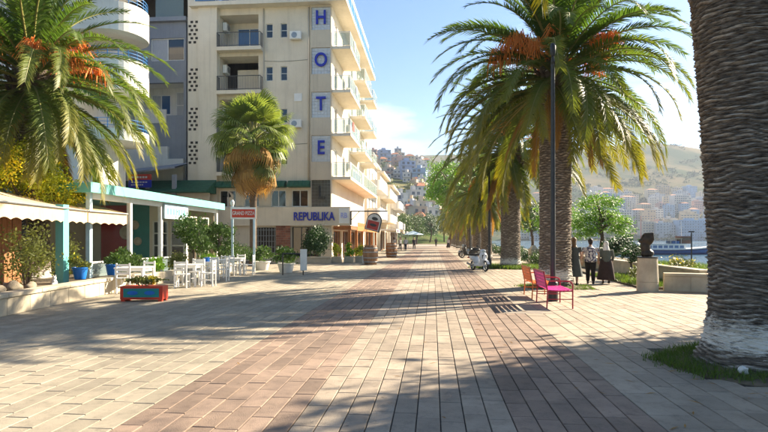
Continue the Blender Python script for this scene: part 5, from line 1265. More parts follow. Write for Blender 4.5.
m = MB(); m.bbox(-.09, .09, -.09, .09, 0, .16, .01); tag(m.build('napkin_box', M['pot_blue'], None, (-8.6, 20.5, .75)), 'small blue box on the third white cafe table', 'box')
# red flower box
fb = G(141.5, 301.5); t = thing('flower_box', 'red wooden flower box with painted teal panel on the paving', 'planter', (fb.x, fb.y, 0), R(6))
m = MB(); m.bbox(-.55, .55, -.02, .38, .05, .40, .012); m.build('box', M['red_paint'], t)
m = MB(); m.box(-.46, .46, -.028, -.021, .11, .34); p_ = m.build('front_panel', M['teal_dark'], t)
for x in (-.22, .22):
    m = MB(); m.prism([(.14 * math.cos(a * R(30)), .055 * math.sin(a * R(30))) for a in range(12)], 0, .006); m.xf(Matrix.Translation((x, -.028, .225)) @ Matrix.Rotation(R(90), 4, 'X')); m.build('painted_flower', M['pot_blue'], p_)
for x in (-.48, .48):
    for y in (.04, .32):
        m = MB(); m.box(x - .05, x + .05, y - .05, y + .05, 0, .05); m.build('foot', M['red_paint'], t)
rng = random.Random(5); f = MB(); leaves(f, (0, .18, .52), (.45, .14, .14), 500, .05, rng, 10, .4, .1); f.build('foliage', M['leaf_olive'], t)
fb_ = MB(); leaves(fb_, (.2, .15, .52), (.2, .12, .12), 120, .04, rng, 5, .4, .1); tag(fb_.build('blossom', M['flower_yellow'], t), kind='stuff')

# ---------------------------------------------------------------- hotel forecourt
block_wall('forecourt_planter', 'long low stone planter before the hotel entrance', (-10.5, 35.6), (-6.6, 35.6), .42, .5, .9, .33)
shrub('entrance_bush', 'big dark green bush right of the hotel entrance', (-7.75, 36.6, .0), (.85, .8, 1.1), 4200, .075, 'leaf_dark', 33, nclump=20, base=.2)
for i, (x, y, mt, lab) in enumerate(((-6.35, 36.2, 'leaf_yellow', 'yellow-green plant at the right end of the hotel planter'), (-5.6, 36.9, 'leaf_light', 'light green plant in a pale box before the cafe corner'), (-4.95, 37.6, 'leaf_yellow', 'tall yellow-green plant beside the cafe door'))):
    pot_plant('box_planter', lab, (x, y, 0), .32, .42, 'stone', (.36, .36, .5), mt, 80 + i, 'box planters before the cafe', flowers=30, square=True, size=.08, n=500)
pot_plant('white_planter', 'white square pot left of the barrel before the cafe', (-4.35, 36.4, 0), .27, .52, 'white_wall', (.3, .3, .45), 'leaf_olive', 84, square=True, size=.07, n=500)
for i, (px_, py_, lab) in enumerate(((286, 272.5, 'leafy plant in a white bowl left of the hotel planter'), (262, 270, 'dark leafy plant in a white pot beside the fan palm'))):
    g_ = G(px_, py_); pot_plant('bowl_planter', lab, (g_.x, g_.y, 0), .42, .45, 'white_wall', (.6, .6, .42), 'leaf_green', 86 + i, size=.1, n=700)
def barrel(label, loc, s):
    t = thing('barrel', label, 'barrel', loc, 0.3, 'wooden barrels before the cafe')
    n = 18; q = MB()
    prof = [(.30, 0), (.36, .25), (.38, .48), (.36, .7), (.30, .95)]; a = math.pi / n * .96
    for (r, z), (r2, z2) in zip(prof, prof[1:]):
        q.face([(r * math.cos(-a), r * math.sin(-a), z), (r * math.cos(a), r * math.sin(a), z), (r2 * math.cos(a), r2 * math.sin(a), z2), (r2 * math.cos(-a), r2 * math.sin(-a), z2)])
    qm = q.mesh('stave', M['barrel_wood'])
    for i in range(n):
        o_ = link('stave', qm, t, None, (0, 0, 2 * math.pi * i / n))
    for z, r in ((.14, .345), (.34, .378), (.62, .378), (.82, .345)):
        m = MB(); m.lathe([(r + .006, z - .025), (r + .012, z), (r + .006, z + .025)], 24); m.build('hoop', M['metal_grey'], t)
    m = MB(); m.lathe([(.29, .93), (.29, .945), (.02, .946)], 20); m.build('lid', M['barrel_wood'], t)
    m = MB(); m.lathe([(.28, .02), (.34, .25), (.36, .48), (.34, .7), (.28, .92)], 20); m.build('inner_shell', M['interior'], t)
    t.scale = (s, s, s); return t
b1 = G(370.5, 264.5); barrel('wooden barrel nearest the hanging cafe sign', (b1.x, b1.y, 0), 1.25)
b2 = G(391.5, 257.5); barrel('wooden barrel farther along before the shop awnings', (b2.x, b2.y, 0), 1.3)
# menu stand by the kerb
g_ = G(293, 275); t = thing('menu_stand', 'dark tube stand with white menu board before the hotel', 'menu stand', (g_.x, g_.y, 0), R(10))
for x in (-.45, .45):
    m = MB(); m.tube([(x, 0, 0), (x, 0, .95)], .03, 8); m.build('leg', M['metal_black'], t)
m = MB(); m.tube([(-.45, 0, .95), (.45, 0, .95)], .03, 8); m.build('top_bar', M['metal_black'], t)
m = MB(); m.bbox(.32, .62, -.06, -.03, .2, 1.15, .01); m.build('menu_board', M['white_paint'], t)
# far parasol
t = thing('parasol', 'pale blue parasol among people far down the promenade', 'parasol', (-3.0, 84, 0))
m = MB(); m.tube([(0, 0, 0), (0, 0, 2.4)], .04, 6); m.build('pole', M['metal_grey'], t)
m = MB()
for k in range(8):
    a0, a1 = k * math.pi / 4, (k + 1) * math.pi / 4
    m.face([(0, 0, 2.75), (1.7 * math.cos(a0), 1.7 * math.sin(a0), 2.15), (1.7 * math.cos(a1), 1.7 * math.sin(a1), 2.15)])
m.build('canopy', M['blue_pale'], t)
# ---------------------------------------------------------------- benches
def bench(label, y0, y1, mat, frame):
    t = thing('bench', label, 'bench', (2.92, (y0 + y1) / 2, 0), 0, 'coloured metal benches'); h = (y1 - y0) / 2
    for s in (-1, 1):
        yy = s * h
        m = MB(); m.tube([(.32, yy, 0), (.32, yy, .56), (.29, yy, .62), (.22, yy, .645), (-.2, yy, .645)], .017, 8); m.build('front_leg', M[frame], t)
        m = MB(); m.tube([(-.27, yy, 0), (-.25, yy, .4), (-.34, yy, .86)], .017, 8); m.build('rear_leg', M[frame], t)
        m = MB(); m.tube([(-.26, yy, .22), (.32, yy, .22)], .012, 6); m.build('stretcher', M[frame], t)
        m = MB(); m.tube([(-.25, yy, .39), (.32, yy, .41)], .014, 6); m.build('seat_rail', M[frame], t)
    m = MB(); m.tube([(-.34, -h, .86), (-.34, h, .86)], .017, 8); m.build('top_rail', M[frame], t)
    q = MB(); q.bbox(-.035, .035, -h + .02, h - .02, -.008, .008, .003); qm = q.mesh('slat', M[mat])
    for i in range(7): link('slat', qm, t, (-.2 + i * .082, 0, .43 - .012 * math.sin(i / 6 * math.pi)), (0, R(2), 0))
    for i in range(5): link('slat', qm, t, (-.262 - i * .0165, 0, .50 + i * .082), (0, R(-79), 0))
    return t
bench('magenta slatted metal bench nearest the camera beside the lamp post', 13.25, 14.55, 'magenta', 'coral_metal')
bench('orange slatted metal bench behind the magenta one', 15.2, 16.5, 'orange_paint', 'coral_orange')
# ---------------------------------------------------------------- litter
m = MB(); rl_ = random.Random(8)
bm2 = bmesh.new(); bmesh.ops.create_icosphere(bm2, subdivisions=2, radius=.05)
for v in bm2.verts: v.co *= 1 + rl_.uniform(-.35, .35)
m.addbm(bm2); tag(m.build('paper_scrap', M['sign_white'], None, (3.62, 6.85, .10)), 'crumpled white paper scrap in the grass of the nearest palm', 'litter')
m = MB()
for i in range(420):
    k = rl_.choice((0, 0, 1, 1, 2)); x = rl_.gauss(4.0, 2.6 if i % 3 else 1.2); y = PALM_Y[k] + rl_.gauss(-1, 3.0)
    if y < 4 or x < -9: continue
    a = rl_.uniform(0, 6.28); L_ = rl_.uniform(.03, .11); w_ = rl_.uniform(.004, .011); b = len(m.v); c_, s_ = math.cos(a), math.sin(a)
    m.v += [(x - c_ * L_, y - s_ * L_, .004), (x - s_ * w_, y + c_ * w_, .009), (x + c_ * L_, y + s_ * L_, .005), (x + s_ * w_, y - c_ * w_, .006)]; m.f.append((b, b + 1, b + 2, b + 3)); m.m.append(0)
tag(m.build('fallen_leaflets', M['frond_dry']), 'dry fallen palm leaflets scattered on the paving', 'leaves', kind='stuff')
# ---------------------------------------------------------------- lamp posts
def lamp(label, x, y, H=6.3):
    t = thing('lamp_post', label, 'lamp post', (x, y, 0), 0, 'black lamp posts along the palms')
    m = MB(); m.lathe([(.13, 0), (.13, .45), (.115, .5), (.075, .54)], 16); m.build('base', M['metal_black'], t, smooth=40)
    m = MB(); m.tube([(0, 0, .5), (0, 0, H)], [.072, .05], 14); m.build('shaft', M['metal_black'], t, smooth=40)
    m = MB(); m.tube([(0, 0, H - .1), (0, 0, H + .12)], [.06, .03], 10); m.build('collar', M['metal_black'], t, smooth=True)
    m = MB(); m.lathe([(.045, H + .12), (.07, H + .2), (.075, H + .36), (.05, H + .44), (.02, H + .46)], 16); m.build('lamp_head', M['metal_black'], t, smooth=40)
lamp('black lamp post rising beside the magenta bench', 3.13, 14.87)
lamp('thin black lamp post beside the parked scooter', 3.05, 30.6, 6.2)
lamp('far black lamp post along the palm row', 3.1, 47, 6.2)
# ---------------------------------------------------------------- scooters
def wheel(t, x, r, w):
    m = MB(); pr = []
    for i in range(9):
        a = math.pi * (i / 8); pr.append((r - .05 + .05 * math.sin(a), -w / 2 * math.cos(a)))
    m.lathe([(r - .06, -w * .45)] + pr + [(r - .06, w * .45)], 28)
    m.f.pop(); m.m.pop(); m.f.pop(); m.m.pop()
    m.xf(Matrix.Translation((x, 0, r)) @ Matrix.Rotation(R(90), 4, 'X')); wh = m.build('wheel', M['rubber'], t, smooth=True)
    k = MB(); k.lathe([(r - .055, -.03), (r - .055, .03), (r - .075, .03), (r - .075, -.03), (r - .055, -.03)], 24); k.f.pop(); k.m.pop(); k.f.pop(); k.m.pop(); k.lathe([(.05, -.05), (.05, .05), (.02, .055)], 12)
    for i in range(6):
        a = i * math.pi / 3; k.tube([(.04 * math.cos(a), .04 * math.sin(a), 0), ((r - .06) * math.cos(a), (r - .06) * math.sin(a), 0)], .014, 5)
    k.xf(Matrix.Translation((x, 0, r)) @ Matrix.Rotation(R(90), 4, 'X')); k.build('rim', M['metal_grey'], wh)
def scooter(label, loc, rz, mat, group=None, vox=.02):
    t = thing('scooter', label, 'scooter', loc, rz, group)      # local +x is the front
    wheel(t, .66, .27, .10); wheel(t, -.62, .25, .12)
    b = MB(); b.ell((-.5, 0, .62), (.42, .17, .16)); b.ell((-.3, 0, .5), (.3, .15, .2)); b.box(-.35, .3, -.14, .14, .24, .34); b.ell((-.78, 0, .68), (.22, .12, .1)); b.box(.2, .4, -.16, .16, .25, .42)
    remesh(b, 'body', M[mat], vox, t, smooth_it=4)
    b = MB(); b.tube([(.34, 0, .3), (.42, 0, .6), (.40, 0, .85), (.36, 0, 1.0)], [.15, .17, .15, .1], 12); b.ell((.42, 0, .72), (.1, .24, .26)); b.ell((.38, 0, 1.0), (.14, .17, .1)); b.ell((.5, 0, .55), (.1, .13, .12))
    remesh(b, 'front_shield', M[mat], vox, t, smooth_it=4)
    m = MB(); m.bbox(-.85, -.15, -.14, .14, .76, .84, .035); m.build('seat', M['rubber'], t, smooth=True)
    m = MB()
    for i in range(9):
        a = R(20 + i * 16); a2 = R(20 + (i + 1) * 16); m.face([(.66 + .31 * math.cos(a), -.07, .27 + .31 * math.sin(a)), (.66 + .31 * math.cos(a), .07, .27 + .31 * math.sin(a)), (.66 + .31 * math.cos(a2), .07, .27 + .31 * math.sin(a2)), (.66 + .31 * math.cos(a2), -.07, .27 + .31 * math.sin(a2))])
    m.build('front_fender', M[mat], t, smooth=True)
    m = MB()
    for s in (-1, 1): m.tube([(.66, s * .085, .27), (.52, s * .075, .6)], .022, 6)
    m.build('fork', M['metal_grey'], t)
    m = MB(); m.tube([(.32, -.33, 1.03), (.36, -.12, 1.05), (.36, .12, 1.05), (.32, .33, 1.03)], .017, 8); m.build('handlebar', M['metal_black'], t)
    for s in (-1, 1):
        m = MB(); m.tube([(.34, s * .24, 1.04), (.36, s * .28, 1.22)], .008, 5); m.ell((.36, s * .3, 1.25), (.02, .06, .045), 10, 6); m.build('mirror', M['metal_black'], t)
    m = MB(); m.ell((.5, 0, .98), (.045, .1, .06), 12, 8); m.build('headlight', M['glass_rail'], t, smooth=True)
    m = MB(); m.box(.52, .545, -.12, .12, .62, .82); m.build('grille', M['metal_black'], t)
    m = MB(); m.bbox(-1.05, -.98, -.1, .1, .6, .68, .01); m.build('tail_light', M['red_paint'], t)
    m = MB(); m.tube([(-.3, -.17, .28), (-.6, -.19, .3), (-.9, -.19, .36)], [.035, .05, .055], 10); m.build('exhaust', M['metal_grey'], t)
    m = MB(); m.tube([(-.1, .1, .28), (-.05, .25, .01)], .012, 6); m.build('stand', M['metal_black'], t)
sc = G(480, 271.5)
scooter('white scooter parked facing the camera in front of the third palm', (sc.x, sc.y + .55, 0), R(-66), 'scooter_white')
for i, (x, y, mt, lab) in enumerate(((3.0, 46.5, 'metal_black', 'dark scooter parked among the far palms'), (2.9, 49.2, 'metal_grey', 'grey scooter parked farther along the palm row'))):
    scooter(lab, (x, y, 0), R(200 + i * 20), mt, 'far parked scooters', .035)

# ---------------------------------------------------------------- people
def hand(mb, p, d, s=1):
    d = Vector(d).normalized(); side = d.cross(Vector((0, 1, 0))).normalized(); p = Vector(p)
    mb.tube([p - d * .01, p + d * .05, p + d * .085], [.022, .03, .03], 8)
    for i, l in enumerate((.06, .075, .08, .068)):
        o_ = p + d * .08 + side * (-.024 + i * .016); mb.tube([o_, o_ + d * l * .55, o_ + d * l + Vector((0, .012, 0))], [.0085, .0082, .007], 6)
    mb.tube([p + d * .02 + side * -.025, p + d * .05 + side * -.05, p + d * .085 + side * -.055], [.011, .0095, .008], 6)
def person(label, loc, rz, h=1.65, skin=(.45, .27, .19), hair=(.03, .02, .015), top=(.3, .3, .3), bottom=(.03, .03, .035), dress=None, scarf=None, stride=.22, bag=None, vox=.014, group=None, longhair=False, pattern=None, build=1.0, skirt=False, sleeve=True):
    t = thing('person', label, 'person', loc, rz, group); t.scale = (h / 1.65,) * 3    # local -y is where the person faces
    k = str(len(bpy.data.materials))
    sk = pm('skin' + k, skin, None, 8, .6); hm = pm('hair' + k, hair, None, 12, .6, .3, 60); tm = pm('cloth' + k, top, pattern, 14 if pattern else 6, .9, .2, 30, ramp=(.46, .54) if pattern else (.35, .65)); bm_ = pm('lower' + k, bottom, None, 6, .9, .2, 30); sh = pm('shoe' + k, (.03, .025, .025), None, 6, .6)
    B = build; st = stride
    hipL, hipR = Vector((.085, 0, .86)), Vector((-.085, 0, .86))
    kL, kR = Vector((.09, -st * .55 - .03, .47)), Vector((-.09, st * .35 - .03, .47)); aL, aR = Vector((.09, -st, .09)), Vector((-.09, st, .11))
    shL, shR = Vector((.17 * B, 0, 1.33)), Vector((-.17 * B, 0, 1.33)); eL, eR = Vector((.23 * B, .09, 1.07)), Vector((-.23 * B, -.01, 1.07)); wL, wR = Vector((.22 * B, .03, .84)), Vector((-.22 * B, -.16, .86))
    b = MB()
    b.tube([(0, .01, .84), (0, .01, 1.0), (0, 0, 1.2), (0, 0, 1.34), (0, 0, 1.4)], [.13, .12, .13, .11, .06], 12); b.tube([(0, 0, 1.36), (0, -.015, 1.46)], [.05, .048], 10)
    b.ell((0, -.02, 1.545), (.076, .092, .11), 14, 10); b.ell((0, -.105, 1.53), (.014, .02, .022), 8, 6); b.ell((.076, -.01, 1.54), (.012, .02, .03), 8, 6); b.ell((-.076, -.01, 1.54), (.012, .02, .03), 8, 6); b.ell((0, -.09, 1.485), (.03, .02, .018), 8, 6)
    for hp, kn, an in ((hipL, kL, aL), (hipR, kR, aR)):
        b.tube([hp, kn, kn.lerp(an, .3), an], [.078, .052, .052, .034], 10)
    for s_, e_, w_ in ((shL, eL, wL), (shR, eR, wR)):
        b.tube([s_, s_.lerp(e_, .5), e_, e_.lerp(w_, .4), w_], [.05, .045, .037, .036, .026], 10); hand(b, w_, w_ - e_)
    remesh(b, 'body', sk, min(vox, .0125), t, smooth_it=2)
    for an, f in ((aL, 0), (aR, 1)):
        s = MB(); ft = -.04 if f == 0 else .0
        s.ell((an.x, an.y - .055, an.z - .045), (.045, .125, .045), 12, 8); s.ell((an.x, an.y, an.z - .01), (.045, .05, .06), 10, 8); remesh(s, 'shoe', sh, .016, t, rot=None)
    c = MB()
    c.tube([(0, .01, .86), (0, .01, 1.0), (0, 0, 1.2), (0, 0, 1.32), (0, 0, 1.38)], [.172 * B, .158 * B, .158 * B, .13 * B, .075], 14)
    if sleeve:
        for s_, e_, w_ in ((shL, eL, wL), (shR, eR, wR)): c.tube([s_, s_.lerp(e_, .5), e_, e_.lerp(w_, .75)], [.075, .066, .056, .048], 10)
    else:
        for s_, e_ in ((shL, eL), (shR, eR)): c.tube([s_, s_.lerp(e_, .6)], [.072, .066], 10)
    c.ell((0, .02, .88), (.19 * B, .15 * B, .1)); remesh(c, 'blouse', tm, vox, t, smooth_it=3)
    if dress or skirt:
        d = MB(); zlo = .34 if not skirt else .17; n = 40; prof = [(1.0, .155), (.9, .19), (.75, .215), (.55, .245), (zlo, .285)]
        for z, r in prof:
            for i in range(n):
                a = 2 * math.pi * i / n; f = 1 + (.06 * math.sin(i * 2.4 + 1) + .04 * math.sin(i * 1.3)) * (1 - z)
                d.v.append((r * B * f * math.cos(a), r * B * .85 * f * math.sin(a) + .01, z))
        for j in range(len(prof) - 1):
            for i in range(n):
                i2 = (i + 1) % n; d.f.append((j * n + i2, j * n + i, (j + 1) * n + i, (j + 1) * n + i2)); d.m.append(0)
        d.build('skirt', tm if dress else bm_, t, smooth=True)
    else:
        c = MB(); c.ell((0, .015, .88), (.165 * B, .14 * B, .12))
        for hp, kn, an in ((hipL, kL, aL), (hipR, kR, aR)): c.tube([hp, kn, kn.lerp(an, .4), an + Vector((0, 0, .03))], [.105 * B, .08, .078, .062], 10)
        remesh(c, 'trousers', bm_, vox, t, smooth_it=2)
    c = MB()
    if scarf:
        c.ell((0, .0, 1.56), (.1, .115, .125), 14, 10); c.tube([(0, .02, 1.5), (0, .03, 1.38), (0, .05, 1.28)], [.1, .13, .15], 12); c.box(-.2, .2, -.3, -.085, 1.4, 1.62)
        c = MB(); c.ell((0, .02, 1.56), (.098, .1, .12), 14, 10); c.tube([(0, .03, 1.5), (0, .035, 1.4), (0, .05, 1.3)], [.085, .115, .13], 12); remesh(c, 'headscarf', pm('scarf' + k, scarf, None, 8, .9), .014, t)
    else:
        c.ell((0, .015, 1.575), (.088, .095, .1), 14, 10); c.ell((0, .05, 1.53), (.082, .065, .1), 12, 8)
        if longhair: c.tube([(0, .06, 1.52), (0, .075, 1.42), (0, .08, 1.3)], [.075, .075, .05], 10)
        remesh(c, 'hair', hm, .014, t)
    if bag:
        m = MB(); m.bbox(.2 * B, .28 * B + .03, -.14, .16, .68, .92, .02); bg_ = m.build('bag', pm('bag' + k, bag, None, 8, .7), t, smooth=True); m = MB(); m.tube([(.24, -.08, .92), (.2, -.02, 1.2), (.13, 0, 1.37), (.2, .05, 1.2), (.24, .1, .92)], .009, 6); m.build('strap', bpy.data.materials['bag' + k], bg_)
    return t
LW = 'women walking by the sea wall'
p = G(574, 286.5); person('woman in a long grey dress half hidden by the big palm trunk', (p.x, p.y, 0), R(168), 1.66, hair=(.16, .10, .05), top=(.075, .085, .08), dress=True, group=LW, longhair=True, sleeve=False, stride=.12)
p = G(590.5, 284.5); person('woman in navy and white patterned blouse and black trousers, beige bag', (p.x, p.y, 0), R(165), 1.62, top=(.62, .60, .60), pattern=(.05, .055, .12), bottom=(.012, .012, .014), bag=(.45, .33, .22), group=LW, stride=.2, build=1.22, sleeve=False)
p = G(606, 284.0); person('woman in white headscarf, grey-green jacket and long dark skirt', (p.x, p.y, 0), R(172), 1.52, top=(.12, .135, .115), bottom=(.05, .032, .03), scarf=(.78, .78, .76), skirt=True, group=LW, stride=.12, build=1.15)
FP = 'people far down the promenade'
for i, (x, y, hh, tp, bt, lab) in enumerate(((-5.2, 74, 1.72, (.6, .6, .62), (.03, .035, .06), 'far walker in white top, leftmost on the promenade'), (-4.5, 76, 1.7, (.65, .64, .62), (.05, .05, .06), 'second far walker in pale top on the promenade'), (-3.6, 73, 1.75, (.5, .52, .56), (.02, .025, .05), 'third far walker in grey top on the promenade'), (-2.7, 80, 1.75, (.03, .03, .04), (.02, .02, .025), 'far walker in dark clothes right of the white tops'), (.6, 108, 1.75, (.05, .05, .06), (.03, .03, .04), 'farthest tiny dark walker at the end of the promenade'), (2.4, 88, 1.7, (.5, .45, .4), (.05, .05, .07), 'far walker near the palm row'))):
    person(lab, (x, y, 0), R(10 if i % 2 else 175), hh, top=tp, bottom=bt, group=FP, vox=.035)
# ---------------------------------------------------------------- hills and far town
def hnoise(x, y, s, seed=0):
    return (math.sin(x / s + 1.3 * seed) * math.cos(y / s * 1.13 + seed) + .5 * math.sin(x / s * 2.3 + y / s * 1.7 + seed * 2) + .25 * math.cos(x / s * 4.9 - y / s * 4.1)) / 1.75
def hill_mat(name, dry, green, scale):
    m, t, b = _base(name); n = t.nodes.new; l = t.links.new
    g = n('ShaderNodeNewGeometry'); no = n('ShaderNodeTexNoise'); no.inputs['Scale'].default_value = scale; no.inputs['Detail'].default_value = 12; no.inputs['Roughness'].default_value = .66
    l(g.outputs['Position'], no.inputs['Vector']); r = n('ShaderNodeValToRGB'); e = r.color_ramp.elements
    e[0].position = .44; e[0].color = (*green, 1); e[1].position = .66; e[1].color = (*dry, 1); k = e.new(.55); k.color = tuple((a * .45 + b2 * .55) for a, b2 in zip(green, dry)) + (1,)
    l(no.outputs['Fac'], r.inputs[0]); l(r.outputs[0], b.inputs['Base Color']); b.inputs['Roughness'].default_value = 1; b.inputs['Specular IOR Level'].default_value = 0
    return m
hill_mat('hill_far', (.20, .155, .095), (.055, .075, .045), .006); hill_mat('hill_near', (.22, .19, .10), (.05, .085, .03), .03)
def polar_hill(name, label, mat, px0, px1, npx, d0, d1, nd, zf, bury=8):
    m = MB(); 
    for j in range(nd + 1):
        d = d0 + (d1 - d0) * j / nd
        for i in range(npx + 1):
            px = px0 + (px1 - px0) * i / npx; u = (px - 384) / F * d; p = Wd(u, d); m.v.append((p.x, p.y, zf(px, d, p)))
    for j in range(nd):
        for i in range(npx):
            a = j * (npx + 1) + i; m.f.append((a, a + 1, a + npx + 2, a + npx + 1)); m.m.append(0)
    return tag(m.build(name, mat, smooth=True), label, kind='structure')
def zfar(px, d, p):
    t = min(1, max(0, (d - 640) / 860)); ridge = 236 + 12 * math.sin((px - 540) / 90) - max(0, (px - 665)) * .28 - max(0, (560 - px)) * .05
    z = -3 + 26 * min(1, max(0, (d - 625) / 120)) * .35 + ridge * (t ** 1.25) + 9 * hnoise(p.x, p.y, 120) * t
    if d > 1500: z -= (d - 1500) * .35
    return z
polar_hill('far_hill', 'hazy dry hill with olive scrub across the bay', M['hill_far'], 330, 1500, 120, 620, 1800, 50, zfar)
def znear(px, d, p):
    t = min(1, max(0, (d - 150) / 420)); z = -.5 + 86 * t ** 1.1 * (1 - .00 * px)
    edge = min(1, max(0, (470 - px) / 45)); z *= edge * (1 - .0016 * max(0, px - 385)); z += 3 * hnoise(p.x, p.y, 40) * t
    if d > 570: z -= (d - 570) * .4
    return z - 1.0
polar_hill('hillside', 'green hillside covered with houses at the end of the promenade', M['hill_near'], 40, 480, 90, 140, 760, 40, znear)
for nm, c in (('house_white', (.56, .54, .51)), ('house_cream', (.52, .45, .35)), ('house_pink', (.50, .33, .29)), ('house_blue', (.30, .37, .52)), ('house_grey', (.42, .44, .48)), ('house_bluegrey', (.28, .38, .52)), ('house_tan', (.50, .40, .28))): pm(nm, c, tuple(x * .88 for x in c), .3, .9)
pm('roof_tile', (.42, .17, .09), (.34, .14, .08), .8, .9); pm('far_window', (.10, .12, .15), None, 1, .3)
def house(label, c, z, w, dep, fl, rot, mat, group, gable=False, slabs=True):
    t = thing('far_house', label, 'building', (c.x, c.y, z), rot, group); h = 3.1 * fl; ww = rng.uniform(.17, .33); wt = rng.uniform(1.9, 2.6)
    m = MB(); m.box(-w / 2, w / 2, -dep / 2, dep / 2, -6, h); m.build('wall', M[mat], t)
    wn = MB(); n = max(2, int(w / 3.0)); s = w / n
    for f in range(fl):
        for i in range(n):
            x = -w / 2 + (i + .5) * s; rng.random() < .12 or wn.box(x - s * ww, x + s * ww, -dep / 2 - .05, -dep / 2 - .003, f * 3.1 + .9, f * 3.1 + wt)
        for i in range(max(1, int(dep / 3.4))):
            y = -dep / 2 + 1.7 + i * 3.4; wn.box(w / 2 + .003, w / 2 + .05, y - .7, y + .7, f * 3.1 + .9, f * 3.1 + 2.4)
    tag(wn.build('window_grid', M['far_window'], t), kind='stuff')
    if slabs:
        sb = MB()
        for f in range(1, fl): sb.box(-w / 2 + .1, w / 2 - .1, -dep / 2 - 1.2, -dep / 2 - .06, f * 3.1 - .1, f * 3.1 + .75)
        tag(sb.build('balcony_bands', M[mat], t), kind='stuff') if fl > 1 else None
    r = MB()
    if gable:
        a, b_ = w / 2 + .4, dep / 2 + .4
        r.face([(-a, -b_, h), (a, -b_, h), (a * .4, 0, h + 2), (-a * .4, 0, h + 2)]); r.face([(a, b_, h), (-a, b_, h), (-a * .4, 0, h + 2), (a * .4, 0, h + 2)]); r.face([(a, -b_, h), (a, b_, h), (a * .4, 0, h + 2)]); r.face([(-a, b_, h), (-a, -b_, h), (-a * .4, 0, h + 2)])
        r.build('roof', M['roof_tile'], t)
    else:
        r.box(-w / 2 - .2, w / 2 + .2, -dep / 2 - .2, dep / 2 + .2, h + .002, h + .35); r.box(-w * .2, w * .1, -dep * .2, dep * .2, h + .352, h + 2.4); r.build('roof', M[mat], t)
    return t
rng = random.Random(77)
HG = 'houses on the hillside at the end of the promenade'
spec = [(400, 470, 13, 3, 'house_pink', 'wide pink apartment house high on the hillside'), (407, 380, 10, 4, 'house_blue', 'tall blue apartment block at the foot of the hillside'), (420, 360, 9, 3, 'house_bluegrey', 'blue-grey block right of the tall blue one'), (398, 560, 7, 3, 'house_grey', 'square tower house on the hill ridge'), (384, 520, 11, 3, 'house_blue', 'blue-white house high on the left of the hillside'), (427, 330, 6, 2, 'house_white', 'white house low on the hillside above the trees'), (423, 430, 10, 3, 'house_white', 'white house on the right of the hillside')]
for px, d, w, fl, mt, lab in spec:
    c = At(px, d); house(lab, c, znear(px, d, c), w, w * .8, fl, YAW + rng.uniform(-.3, .3), mt, HG)
for i in range(96):
    d = rng.uniform(200, 575); px = rng.uniform(366, 448); c = At(px, d)
    house('small pale house among many on the hillside', c, znear(px, d, c) - .5, max(4.5, d / 65) * rng.uniform(.8, 1.2), rng.uniform(5, 8), rng.choice((1, 2, 2)) if d > 300 else rng.choice((1, 1, 2)), YAW + rng.uniform(-.5, .5), rng.choice(('house_white', 'house_white', 'house_cream', 'house_pink', 'house_grey', 'house_tan')), HG, gable=rng.random() < .35, slabs=rng.random() < .5)
for i in range(80):
    d = rng.uniform(170, 575); px = rng.uniform(366, 450); c = At(px, d); r = rng.uniform(2.0, 3.6)
    tree('hillside_tree', 'dark green tree among the hillside houses', (c.x, c.y, znear(px, d, c) - .5), r * 2.1, [((0, 0, r * 1.3), (r, r, r * .9))], 420, r * .17, rng.choice(('leaf_dark', 'leaf_green', 'leaf_olive')), 300 + i, .25, group='trees among the hillside houses', limbs=2, nclump=12, spread=.4)
for i, (x, y, h) in enumerate(((-9.5, 118, 7.5), (-4.5, 150, 9), (-1.0, 165, 10), (-8, 136, 9), (3.5, 172, 11), (-12, 152, 12), (-2.5, 190, 12), (6.5, 150, 9))):
    tree('avenue_tree', ('tree beside the last house of the left row', 'low tree left of centre closing the promenade', 'tree at the centre closing the promenade', 'tree behind the last house of the left row', 'tree right of centre closing the promenade', 'tall tree farthest left behind the left row', 'tree deepest behind the others closing the promenade', 'tree at the far end beside the palm row')[i], (x, y, -.2), h, [((0, 0, h * .62), (h * .32, h * .32, h * .32)), ((.8, 0, h * .42), (h * .28, h * .28, h * .2))], 2600, .22, 'leaf_green' if i % 2 else 'leaf_dark', 400 + i, .25, group='trees at the end of the promenade')
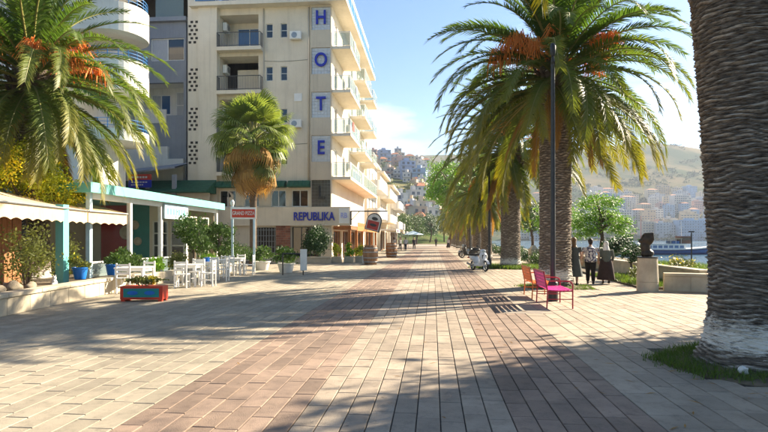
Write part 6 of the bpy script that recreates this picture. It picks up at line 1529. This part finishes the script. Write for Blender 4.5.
# town across the bay
TG = 'far apartment blocks across the bay'
big = [(690, 640, 34, 8, 'house_bluegrey', 'wide blue-grey far block with balcony bands across the bay'), (708, 655, 16, 8, 'house_bluegrey', 'narrower blue-grey far block right of the wide one'), (672, 650, 12, 7, 'house_cream', 'cream far block left of the blue-grey one'), (661, 640, 14, 7, 'house_grey', 'grey far block in the middle of the bay shore'), (647, 650, 17, 7, 'house_cream', 'pinkish cream far block with red mast before it'), (620, 690, 24, 9, 'house_white', 'white far block above the seaside tree'), (680, 800, 26, 9, 'house_white', 'white far block high above the blue-grey one'), (608, 790, 28, 10, 'house_bluegrey', 'long pale blue far block high on the left of the bay')]
for px, d, w, fl, mt, lab in big:
    c = At(px, d); house(lab, c, zfar(px, d, c) - 1, w, 12, fl, YAW + rng.uniform(-.15, .15), mt, TG)
for i in range(120):
    d = rng.uniform(640, 940); px = rng.uniform(560, 760) if i < 95 else rng.uniform(430, 560); c = At(px, d)
    house('small hazy apartment block among many across the bay', c, zfar(px, d, c) - 1, rng.uniform(10, 22), rng.uniform(9, 13), rng.choice((4, 5, 6, 6, 7)), YAW + rng.uniform(-.3, .3), rng.choice(('house_white', 'house_white', 'house_cream', 'house_grey', 'house_bluegrey', 'house_tan', 'house_pink')), TG, gable=i % 4 == 0, slabs=i % 2 == 0)
wood = MB(); r2 = random.Random(9)
for i in range(230):
    d = r2.uniform(622, 660) if i < 110 else r2.uniform(640, 900); px = r2.uniform(555, 770); c = At(px, d); r = r2.uniform(2.5, 5)
    leaves(wood, (c.x, c.y, zfar(px, d, c) + r), (r, r, r), 60, r * .3, r2, 6, .4, .2)
tag(wood.build('shore_trees', M['scrub']), 'hazy green trees massed along the far shore', 'trees', kind='stuff')
scrub = MB()
for i in range(700):
    d = r2.uniform(900, 1520); px = r2.uniform(555, 780); c = At(px, d)
    if hnoise(c.x, c.y, 70, 3) < .0: continue
    r = r2.uniform(5, 11); leaves(scrub, (c.x, c.y, zfar(px, d, c) + r * .25), (r, r, r * .6), 22, r * .34, r2, 4, .4, .2)
tag(scrub.build('hill_scrub', M['scrub']), 'dark scrub patches scattered over the dry far hill', 'scrub', kind='stuff')
# quay shore strip across the bay
mast = At(641, 632); t = thing('radio_mast', 'thin red mast on the far shore', 'mast', (mast.x, mast.y, -1)); m = MB(); m.tube([(0, 0, 0), (0, 0, 28)], [.6, .25], 6); m.build('shaft', M['red_paint'], t)
# ---------------------------------------------------------------- haze
def haze():
    m = bpy.data.materials.new('haze'); m.use_nodes = True; t = m.node_tree; t.nodes.remove(t.nodes['Principled BSDF'])
    v = t.nodes.new('ShaderNodeVolumePrincipled'); v.inputs['Color'].default_value = (.80, .88, 1, 1); v.inputs['Density'].default_value = .00018; v.inputs['Anisotropy'].default_value = .0
    t.links.new(v.outputs[0], t.nodes['Material Output'].inputs['Volume'])
    b = MB(); b.box(-1000, 2700, -120, 1950, -200, 300); tag(b.build('haze', m), 'thin pale sea haze over the bay', kind='stuff')
haze()
